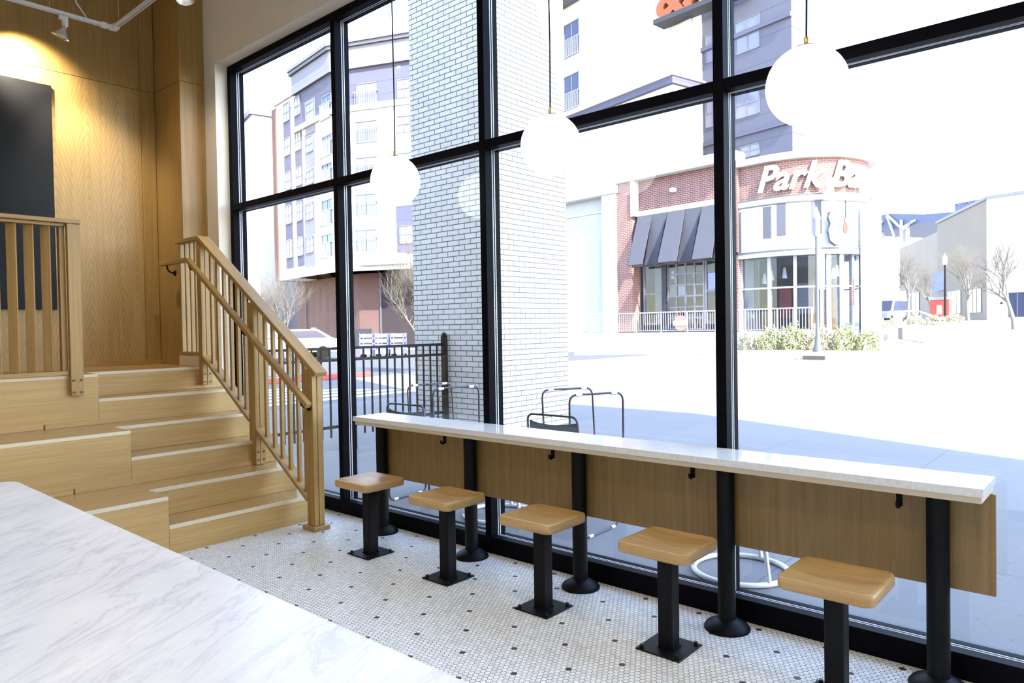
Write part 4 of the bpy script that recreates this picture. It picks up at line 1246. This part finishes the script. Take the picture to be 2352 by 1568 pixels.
def leafy(name, rx, ry, h, n, mat, size=.085, seed=1):
    rnd = random.Random(seed); b = MB()
    for i in range(n):
        th = rnd.uniform(0, 2*PI); v = rnd.uniform(0, 1); rr = rnd.uniform(.75, 1.02)
        ph = math.acos(1-v)
        lump = 1+.18*math.sin(5*th+seed)+.12*math.sin(9*ph+2*th)
        c = Vector((rx*rr*lump*math.sin(ph)*math.cos(th), ry*rr*lump*math.sin(ph)*math.sin(th), h*rr*lump*math.cos(ph)+.02))
        d = Vector((rnd.gauss(0,1), rnd.gauss(0,1), rnd.gauss(.5,1))).normalized(); e = d.orthogonal().normalized()
        s_ = size*rnd.uniform(.6, 1.4); f = d.cross(e)
        b._add([c-e*s_*.5, c+f*s_*.35, c+e*s_*.6, c-f*s_*.35], [(0,1,2,3)], [[(0,0),(1,0),(1,1),(0,1)]])
    return b.build(name, mat)
hm = []
for k in range(3):
    o = leafy('shrub', 1.15, .9, 1.15, 1500, M['leaf'] if k else M['leafpale'], .13, k+3)
    hm.append(o)
hedge_px = [1716, 1768, 1824, 1882, 1940, 1992]
hsz = [.75, .92, 1.04, 1.0, 1.0, .8]
first = set()
for i, (px_, sz_) in enumerate(zip(hedge_px, hsz)):
    src = hm[i % 3]
    o = src if (i % 3) not in first else src.copy()
    if (i % 3) in first: COL.objects.link(o)
    first.add(i % 3)
    p = deep(px_, 800, 30.4-.6*i); o.location = (p.x, p.y, .24); o.scale = (sz_*.52, sz_*.56, sz_*.82); o.rotation_euler = (0, 0, i*1.3)
    tag(o, 'rounded leafy shrub in the clipped hedge row below the curved restaurant', 'shrub', 'shrubs of the hedge by the restaurant')
for i, (px_, dd, sz_) in enumerate(((1612, 35.2, .55), (1645, 35, .7))):
    o = hm[i % 2].copy(); COL.objects.link(o); p = deep(px_, 803, dd); o.location = (p.x, p.y, 0); o.scale = (sz_,)*3
    tag(o, ('small low shrub against the terrace wall, partly bare', 'shrub half hidden by the black window post')[i], 'shrub')
gp_ = [deep(x, y, d) for x, y, d in ((1690, 815, 28.6), (2075, 806, 23.6), (2040, 790, 30), (1690, 790, 33))]
vb = MB(); n_ = len(gp_); ctr_ = sum(gp_, Vector())/n_
lo_ = [(p.x, p.y, .004) for p in gp_]; hi_ = [(p.x*.9+ctr_.x*.1, p.y*.9+ctr_.y*.1, .26) for p in gp_]
vb._add(lo_+hi_, [(4,5,6,7)]+[(i, (i+1) % 4, 4+(i+1) % 4, 4+i) for i in range(4)], [[(0,0)]*4]*5)
struct(vb.build('verge', M['grass']))
gp_ = [deep(x, y, d) for x, y, d in ((1318, 812, 34), (1660, 812, 33.5), (1660, 800, 35.5), (1318, 800, 37))]
struct(MB().prism([(p.x, p.y) for p in gp_], 0.0, .03, 2).build('verge', M['grass']))
p = deep(1873, 826, 26); p.z = 0
dr = thing('storm_drain', 'rusty storm drain opening in the far kerb below the street lamp', 'drain', tuple(p))
T = Matrix.Translation(p) @ Matrix.Rotation(-.1, 4, 'Z')
MB(T).box(-.62, .62, -.1, .5, 0, .17).build('concrete_top', M['conc'], dr, p); MB(T).box(-.40, .40, -.14, -.1, .03, .15).build('opening', plain('rust', (.07, .045, .04, 1), .9), dr, p)

# ---------------------------------------------------------------- bare trees
def tree_mesh(seed, h, spread, levels=4, r0=.11, kids=4, up=.35, trunk=.28, thin=.62):
    rnd = random.Random(seed); b = MB()
    def grow(p, d, L, r, lv):
        n = 4; pts = [p]; rad = [r]; q = p.copy(); dd = d.copy()
        for i in range(n):
            dd = (dd+Vector((rnd.gauss(0,.11), rnd.gauss(0,.11), rnd.gauss(up*.25,.07)))).normalized()
            q = q+dd*L/n; pts.append(q.copy()); rad.append(r*(1-.55*(i+1)/n))
        b.tube(pts, rad, 5 if lv < 2 else 3, False)
        if lv >= levels: return
        for k in range(kids+(1 if lv else 2)):
            t = rnd.uniform(.35, 1.0) if lv else rnd.uniform(.6, 1.0)
            i = min(n-1, int(t*n)); base = pts[i].lerp(pts[i+1], t*n-i if t < 1 else 1)
            a = rnd.uniform(0, 2*PI)
            side = dd.orthogonal().normalized(); side = Matrix.Rotation(a, 3, dd) @ side
            nd = (dd*rnd.uniform(.5, 1.0)+side*rnd.uniform(.5, 1.0)*spread+Vector((0,0,up))).normalized()
            grow(base, nd, L*rnd.uniform(.6, .85), rad[i]*thin, lv+1)
    grow(Vector((0,0,0)), Vector((0,0,1)), h*trunk, r0, 0)
    return b
def place_tree(b, loc, label, rz=0):
    o = b.build('bare_tree', M['bark']); o.location = loc; o.rotation_euler = (0,0,rz)
    return tag(o, label, 'tree')
p = deep(668, 800, 30); place_tree(tree_mesh(5, 5.6, .75, 4, .07, 5, .3, .30), (p.x, p.y, 0), 'bare pale tree seen over the stair railing through the left pane')
p = deep(962, 800, 21); place_tree(tree_mesh(14, 6.0, .95, 4, .08, 6, .42, .27), (p.x, p.y, 0), 'bare pale tree whose twigs stick out left of the brick pillar')
for px_, dd, zz, sd_, hh, lab in ((2084, 62, 1.3, 21, 9.5, 'bare pale tree nearest the curved restaurant, beside the parked truck'), (2146, 69, 1.3, 33, 9, 'bare forked tree left of the red newspaper box'),
                              (2224, 60, 1.3, 47, 10, 'bare dark stemmed tree before the shop windows of the pale hall'), (2330, 46, .7, 58, 9.5, 'nearest bare tree at the right edge of the picture')):
    p = deep(px_, 735, dd); place_tree(tree_mesh(sd_, hh, .8, 4, .17, 4, .25, .27), (p.x, p.y, zz), lab)

# ---------------------------------------------------------------- plaza on the right
w0 = deep(2073, 787, 44); w1 = deep(2226, 787, 44); w2 = deep(2250, 780, 45); w3 = deep(2400, 780, 42)
M['stone'] = brick('rubble_stone', (.30, .29, .28, 1), (.38, .37, .355, 1), (.20, .195, .19, 1), .75, .36, .03, offs=.4)
Fw = Fac(w0, (w1.xy-w0.xy))
Lw = (w1.xy-w0.xy).length
stw = Fw.mb()
stw.prism([(0, .95), (Lw*.35, .62), (Lw, .55), (Lw, 0), (Lw*.35, 0), (0, .25)][::-1], 0, .5, 1)
tag(stw.build('stone_wall', M['stone'], None, tuple(Fw.pt(Lw/2, .25, 0))), 'low rubble stone retaining wall stepping down across the road', 'wall')
tag(MB().prism([(q.x, q.y) for q in (w2, w3, w3+Vector((0,.6,0)), w2+Vector((0,.6,0)))], 0, .55, 2).build('planter_wall', M['conc'], None, (w2.x, w2.y, 0)), 'low white planter wall right of the stone wall', 'wall')
struct(MB().box(-60, 120, 66, 240, -.1, 1.3).build('plaza_ground', M['conc']))
bed = MB()
bed.prism([(52.5, .0), (66, 0), (66, 1.3), (52.5, .5)], -17, 30, 0)
struct(bed.build('planting_bed', M['conc']))
for i in range(5):
    px_ = 2015+i*44; p = deep(px_, 750, 54+.8*(i % 3)); o = hm[0].copy(); COL.objects.link(o)
    o.location = (p.x, p.y, .48+.8*max(0, p.y-52.5)/13.5); o.scale = (.62, .62, .6); o.rotation_euler = (0, 0, i)
    tag(o, 'dry pale shrub in the planting bed across the road', 'shrub', 'dry shrubs in the far bed')
hr = thing('plaza_handrail', 'white tubular handrail running down beside the far stone wall', 'railing', (w0.x, w0.y, 0))
a = deep(2066, 715, 47); c = deep(2105, 713, 47); e = deep(2172, 735, 45.5)
def rail_at(x, y, d, yb):
    t_ = deep(x, y, d); g_ = deep(x, yb, d); return t_, g_
for (x, y, d, yb) in ((2066, 715, 47, 755), (2105, 713, 47, 772), (2170, 734, 45.5, 786)):
    t_, g_ = rail_at(x, y, d, yb); MB().cyl(t_, Vector((t_.x, t_.y, max(.0, g_.z))), .05, seg=8).build('post', M['whitesteel'], hr, (w0.x, w0.y, 0))
MB().tube([a, c, e], .05, 8).build('rail', M['whitesteel'], hr, (w0.x, w0.y, 0))

# pale hall
H0 = deep(2267, 735, 85)
FHr = Fac(H0, (.97, -.244)); FHl = Fac(H0, (.41, -.912))
hl = thing('event_hall', 'large pale windowless hall with a slanting roof line at the far right', 'building', (H0.x, H0.y, 0))
HO = (H0.x, H0.y, 0)
zH = FHr.sz(2267, 457)[1]
FHr.mb().box(0, 26, 0, 22, 1.3, zH).build('sunlit_wall', M['stucco'], hl, HO)
FHr.mb().box(-.15, 26, -.2, .5, zH, zH+.35).build('parapet', M['siding_pale'], hl, HO)
sl = FHl.sz(2153, 600)[0]
FHl.mb().box(sl, -.02, 0, 10, 1.3, FHl.sz(2210, 486)[1]).build('side_wall', concrete('shaded_render', (.145, .125, .105, 1), (.165, .14, .118, 1), .9, .2), hl, HO)  # face turned from the sun; its shade is put into the darker colour
FHl.mb().box(sl, -.02, -.2, .4, FHl.sz(2210, 486)[1], FHl.sz(2210, 486)[1]+.35).build('parapet', M['siding_pale'], hl, HO)
sl2 = FHl.sz(2093, 600)[0]
FHl.mb().box(sl2-14, sl, 1, 12, 1.3, FHl.sz(2125, 545, 1)[1]).build('low_wing', concrete('stone_render', (.17, .145, .125, 1), (.20, .17, .15, 1), .9, .3), hl, HO)
for a, y0, c, y1 in ((2177, 668, 2208, 720), (2226, 664, 2255, 718)):
    window(FHl, hl, HO, FHl.rect(a, y0, c, y1), -.05, 3, 1, 'pane')
window(FHr, hl, HO, FHr.rect(2316, 670, 2380, 728), -.05, 3, 1, 'pane')
a, c, z0, z1 = FHl.rect(2142, 625, 2172, 668)
FHl.mb().box(a, c, -.12, -.05, z0, z1).build('blue_mural', plain('blue_mural', (.045, .06, .22, 1), .7), hl, HO)
for a, y0, c, y1 in ((2058, 668, 2085, 722), (2095, 672, 2112, 722)):
    window(FHl, hl, HO, FHl.rect(a, y0, c, y1, .95), .9, 2, 1, 'pane')

# stadium roof beyond
st0 = deep(2100, 735, 150)
FSt = Fac(st0, (.9, -.43))
sdm = thing('stadium_canopy', 'blue grey steel stadium canopy above the far roofs', 'stadium', (st0.x, st0.y, 0))
SO2 = (st0.x, st0.y, 0)
def sp_(x, y, off=0):
    a_, z_ = FSt.sz(x, y, off); return (a_, z_)
FSt.mb().prism([sp_(1985, 503), sp_(2042, 490), sp_(2120, 492), (sp_(2195, 486)), sp_(2195, 494), sp_(2120, 512), sp_(2045, 528), sp_(1985, 540)][::-1], 0, 22, 1).build('roof_slab', plain('steel_blue', (.05, .065, .13, 1), .6), sdm, SO2)
b = FSt.mb()
for (x0, y0, x1, y1) in ((2040, 494, 2060, 550), (2040, 494, 2075, 525), (2073, 505, 2073, 556), (2010, 530, 2030, 508), (2073, 524, 2105, 506), (2098, 508, 2076, 528)):
    q0, q1 = sp_(x0, y0), sp_(x1, y1); b.beam((q0[0], -.4, q0[1]), (q1[0], -.4, q1[1]), .4, .4)
for x in (2015, 2073): q0 = sp_(x, 520); b.box(q0[0]-.6, q0[0]+.6, .2, 1.4, 0, q0[1])
b.build('truss', M['silvermetal'], sdm, SO2)
b = FSt.mb()
for i in range(8):
    q0 = sp_(2150+i*8, 480-i*1.4); b.box(q0[0]-.25, q0[0]+.25, 6, 6.4, q0[1]-1.2, q0[1]+1.4)
q0, q1 = sp_(2148, 474), sp_(2212, 462); b.beam((q0[0], 6.2, q0[1]+.6), (q1[0], 6.2, q1[1]+.6), .4, .5)
b.build('light_rack', plain('steel_blue_pale', (.09, .10, .2, 1), .6), sdm, SO2)

# person, newspaper box, vehicles, dark sign
pp = deep(2300, 735, 72)
body = bpy.data.meshes.new('person')
J = [(0,0,.92),(0,0,1.15),(0,0,1.40),(0,0,1.52),(.01,0,1.66),(.10,0,.90),(.16,.10,.48),(.10,.0,.05),(.2,.0,.03),(-.10,0,.90),(-.02,-.10,.48),(-.16,-.1,.06),(-.06,-.1,.03),(.0,.2,1.40),(.05,.24,1.12),(.16,.2,.95),(.0,-.2,1.40),(-.06,-.24,1.12),(.02,-.22,.92)]
E_ = [(0,1),(1,2),(2,3),(3,4),(0,5),(5,6),(6,7),(7,8),(0,9),(9,10),(10,11),(11,12),(2,13),(13,14),(14,15),(2,16),(16,17),(17,18)]
RR = [.14,.14,.16,.06,.105,.10,.07,.05,.04,.10,.07,.05,.04,.06,.045,.035,.06,.045,.035]
body.from_pydata(J, E_, []); po = bpy.data.objects.new('person', body); COL.objects.link(po)
sk_ = po.modifiers.new('skin', 'SKIN')
for v, r in zip(body.skin_vertices[0].data, RR): v.radius = (r, r)
body.skin_vertices[0].data[0].use_root = True
po.modifiers.new('smooth', 'SUBSURF').levels = 1
body.materials.append(plain('pale_clothes', (.55, .52, .50, 1), .8))
po.location = (pp.x, pp.y, 1.3); po.rotation_euler = (0, 0, PI)
tag(po, 'person in a pink top and pale trousers walking past the pale hall', 'person')
b = MB(); b.lathe([(.155, .98), (.185, 1.1), (.20, 1.3), (.19, 1.42), (.09, 1.48)], (0,0,0), 14, True, Matrix.Diagonal((.85, 1.15, 1, 1))); b.build('pink_top', plain('pink_cloth', (.6, .16, .2, 1), .8), po)
MB().ball((-.01, 0, 1.70), .125, 12, 8).build('hair', M['rubber'], po)
nb_ = deep(2160, 733, 64)
nbx = thing('newspaper_box', 'bright red newspaper box beside the thin dark lamp post', 'box', (nb_.x, nb_.y, 1.3))
MB().box(-.75, .75, -.4, .4, .1, 1.9).build('body', plain('bright_red', (.60, .03, .02, 1), .5), nbx, None, .04, 2)
MB().box(-.8, .8, -.45, .45, 1.9, 2.15).build('lid', M['carblue'], nbx); MB().box(-.2, .2, -.43, -.4, .6, 1.4).build('label', M['signwhite'], nbx); MB().box(-.6, .6, -.3, .3, 0, .1).build('foot', M['rubber'], nbx)
lq = deep(2171, 740, 56); lq.z = .5+.8*(lq.y-52.5)/13.5
l2 = thing('thin_street_lamp', 'thin dark street lamp right of the red newspaper box', 'street lamp', tuple(lq))
z2 = lambda py: deep(2171, py, 56).z
MB().cyl(lq, (lq.x, lq.y, z2(608)), .09, .06, seg=10).build('post', M['rubber'], l2, lq)
MB().lathe([(r, z-lq.z) for r, z in ((.10, z2(608)), (.17, z2(604)), (.17, z2(592)), (.08, z2(586)), (.02, z2(582)))], lq, 12).build('lantern', M['signwhite'], l2, lq)
def car(name, label, loc, rz, paint, L=4.6, W=1.8, H=1.45, van=False):
    t = thing(name, label, 'car', loc, None, rz)
    pr = [(-L/2, .35), (-L/2, .85), (-L*.42, .98), (-L*.2, 1.0), (-L*.08, H), (L*.26, H), (L*.42, 1.02), (L/2, .95), (L/2, .35)] if not van else [(-L/2, .35), (-L/2, .95), (-L*.3, 1.05), (-L*.2, H), (L*.48, H), (L/2, 1.0), (L/2, .35)]
    MB().prism(pr, -W/2, W/2, 1).build('body', M[paint], t, None, .06, 3)
    gl_ = [(-L*.175, 1.03), (-L*.075, H-.08), (L*.25, H-.08), (L*.37, 1.03)] if not van else [(-L*.26, 1.08), (-L*.18, H-.1), (L*.45, H-.1), (L*.46, 1.08)]
    for s in (-1, 1): MB().prism(gl_, s*(W/2+.004)-.004, s*(W/2+.004)+.004, 1).build('side_window', M['pane'], t)
    a_, b__ = pr[3 if not van else 2], pr[4 if not van else 3]
    q0 = Vector((a_[0]-.02, 0, a_[1]+.06)); q1 = Vector((b__[0]-.02, 0, b__[1]-.06))
    MB().beam(q0, q1, W*.84, .02).build('windscreen', M['pane'], t)
    for x in (-L*.31, L*.31):
        for s in (-1, 1):
            MB().cyl((x, s*(W/2-.2), .32), (x, s*(W/2+.01), .32), .32, seg=20).build('wheel', M['rubber'], t)
    return t
p = deep(660, 800, 34); car('parked_car', 'white car parked behind the bare tree and the stair railing', (p.x, p.y, 0), R_(75), 'carwhite')
p = deep(2041, 735, 70); car('parked_truck', 'grey blue van parked right of the curved restaurant', (p.x, p.y, 1.3), R_(80), 'carblue', 5.0, 2.0, 2.1, True)
for i, (px_, lab) in enumerate(((846, 'leftmost blue slatted cart at the maroon wall'), (880, 'middle blue slatted cart at the maroon wall'), (916, 'rightmost blue slatted cart at the maroon wall'))):
    p = deep(px_, 815, 34.5); t = thing('delivery_cart', lab, 'cart', (p.x, p.y, 0), 'blue carts by the maroon wall', R_(40))
    b = MB()
    for z in (.25, .5, .75, 1.0): b.box(-.33, .33, -.4, -.38, z, z+.17).box(-.33, .33, .38, .4, z, z+.17).box(-.33, -.31, -.4, .4, z, z+.17).box(.31, .33, -.4, .4, z, z+.17)
    b.box(-.33, .33, -.4, .4, .2, .25)
    for x in (-.33, .29):
        for y in (-.4, .36): b.box(x, x+.04, y, y+.04, .12, 1.2)
    b.build('slatted_body', M['bluebin'], t)
    for x in (-.25, .25):
        for y in (-.3, .3): MB().cyl((x, y-.03, .1), (x, y+.03, .1), .1, seg=12).build('wheel', M['rubber'], t)
SKY, LAMP, SPOT, EXPO = 2.0, 14, 120, 0.0
# ================================================================== LIGHT
sd = bpy.data.lights.new('sun', 'SUN'); sd.energy = 25; sd.angle = math.radians(.53); sd.color = (1, .96, .90)
so = bpy.data.objects.new('sun', sd); COL.objects.link(so)
el = math.radians(38); dv = Vector((.935*math.cos(el), -.356*math.cos(el), math.sin(el)))
so.rotation_euler = dv.to_track_quat('Z', 'Y').to_euler(); so.location = dv*40
w = bpy.data.worlds.new('world'); S.world = w; w.use_nodes = True
nt = w.node_tree; nt.nodes.clear()
sk = nt.nodes.new('ShaderNodeTexSky'); sk.sky_type = 'NISHITA'; sk.sun_disc = False
sk.sun_elevation = el; sk.sun_rotation = math.atan2(dv.x, dv.y); sk.altitude = 300; sk.air_density = 1.0; sk.dust_density = .5; sk.ozone_density = 1.0
bg = nt.nodes.new('ShaderNodeBackground'); bg.inputs[1].default_value = SKY
tint = nt.nodes.new('ShaderNodeMix'); tint.data_type = 'RGBA'; tint.blend_type = 'MULTIPLY'; tint.inputs[0].default_value = 1
tint.inputs[7].default_value = (1.09, .985, .955, 1)
nt.links.new(sk.outputs[0], tint.inputs[6]); nt.links.new(tint.outputs[2], bg.inputs[0])
wo = nt.nodes.new('ShaderNodeOutputWorld'); nt.links.new(bg.outputs[0], wo.inputs[0])

def area(x, y, z, size, power, col=(1, .93, .82)):
    d = bpy.data.lights.new('ceiling_lamp', 'AREA'); d.shape = 'DISK'; d.size = size; d.energy = power; d.color = col; d.spread = math.radians(125)
    o = bpy.data.objects.new('ceiling_lamp', d); COL.objects.link(o); o.location = (x, y, z); return o
for x in (-3.2, -1.4, .4, 2.2, 4.0):
    for y in (-3.6, -1.4, .9):
        area(x, y, 4.78, .22, LAMP)
# track spots washing the oak wall
def spot(loc, tgt, energy, size, col=(1, .86, .62), blend=.9):
    d = bpy.data.lights.new('spot_lamp', 'SPOT'); d.energy = energy; d.color = col; d.spot_size = math.radians(size); d.spot_blend = blend; d.shadow_soft_size = .03
    o = bpy.data.objects.new('spot_lamp', d); COL.objects.link(o); o.location = loc
    o.rotation_euler = (Vector(loc)-Vector(tgt)).to_track_quat('Z', 'Y').to_euler()
spot((TX-.25, 1.56, TZ-.10), (XB, 1.74, 3.52), SPOT*2.2, 80, (1, .90, .70))
spot((TX-.02, SP0.y-.01, TZ-.175), (XB, 2.28, 2.55), SPOT*1.0, 70, (1, .92, .77), .9)
spot((SP1.x-.03, TY, TZ-.18), (-6.2, 2.9, 2.2), SPOT*.55, 80, (1, .9, .74), .8)

S.view_settings.view_transform = 'Standard'; S.view_settings.look = 'None'
S.view_settings.gamma = 1; S.view_settings.exposure = EXPO; S.view_settings.use_curve_mapping = False
S.cycles.use_denoising = True
S.cycles.max_bounces = 10; S.cycles.transparent_max_bounces = 16
S.cycles.sample_clamp_indirect = 8
S.cycles.caustics_reflective = False; S.cycles.caustics_refractive = False
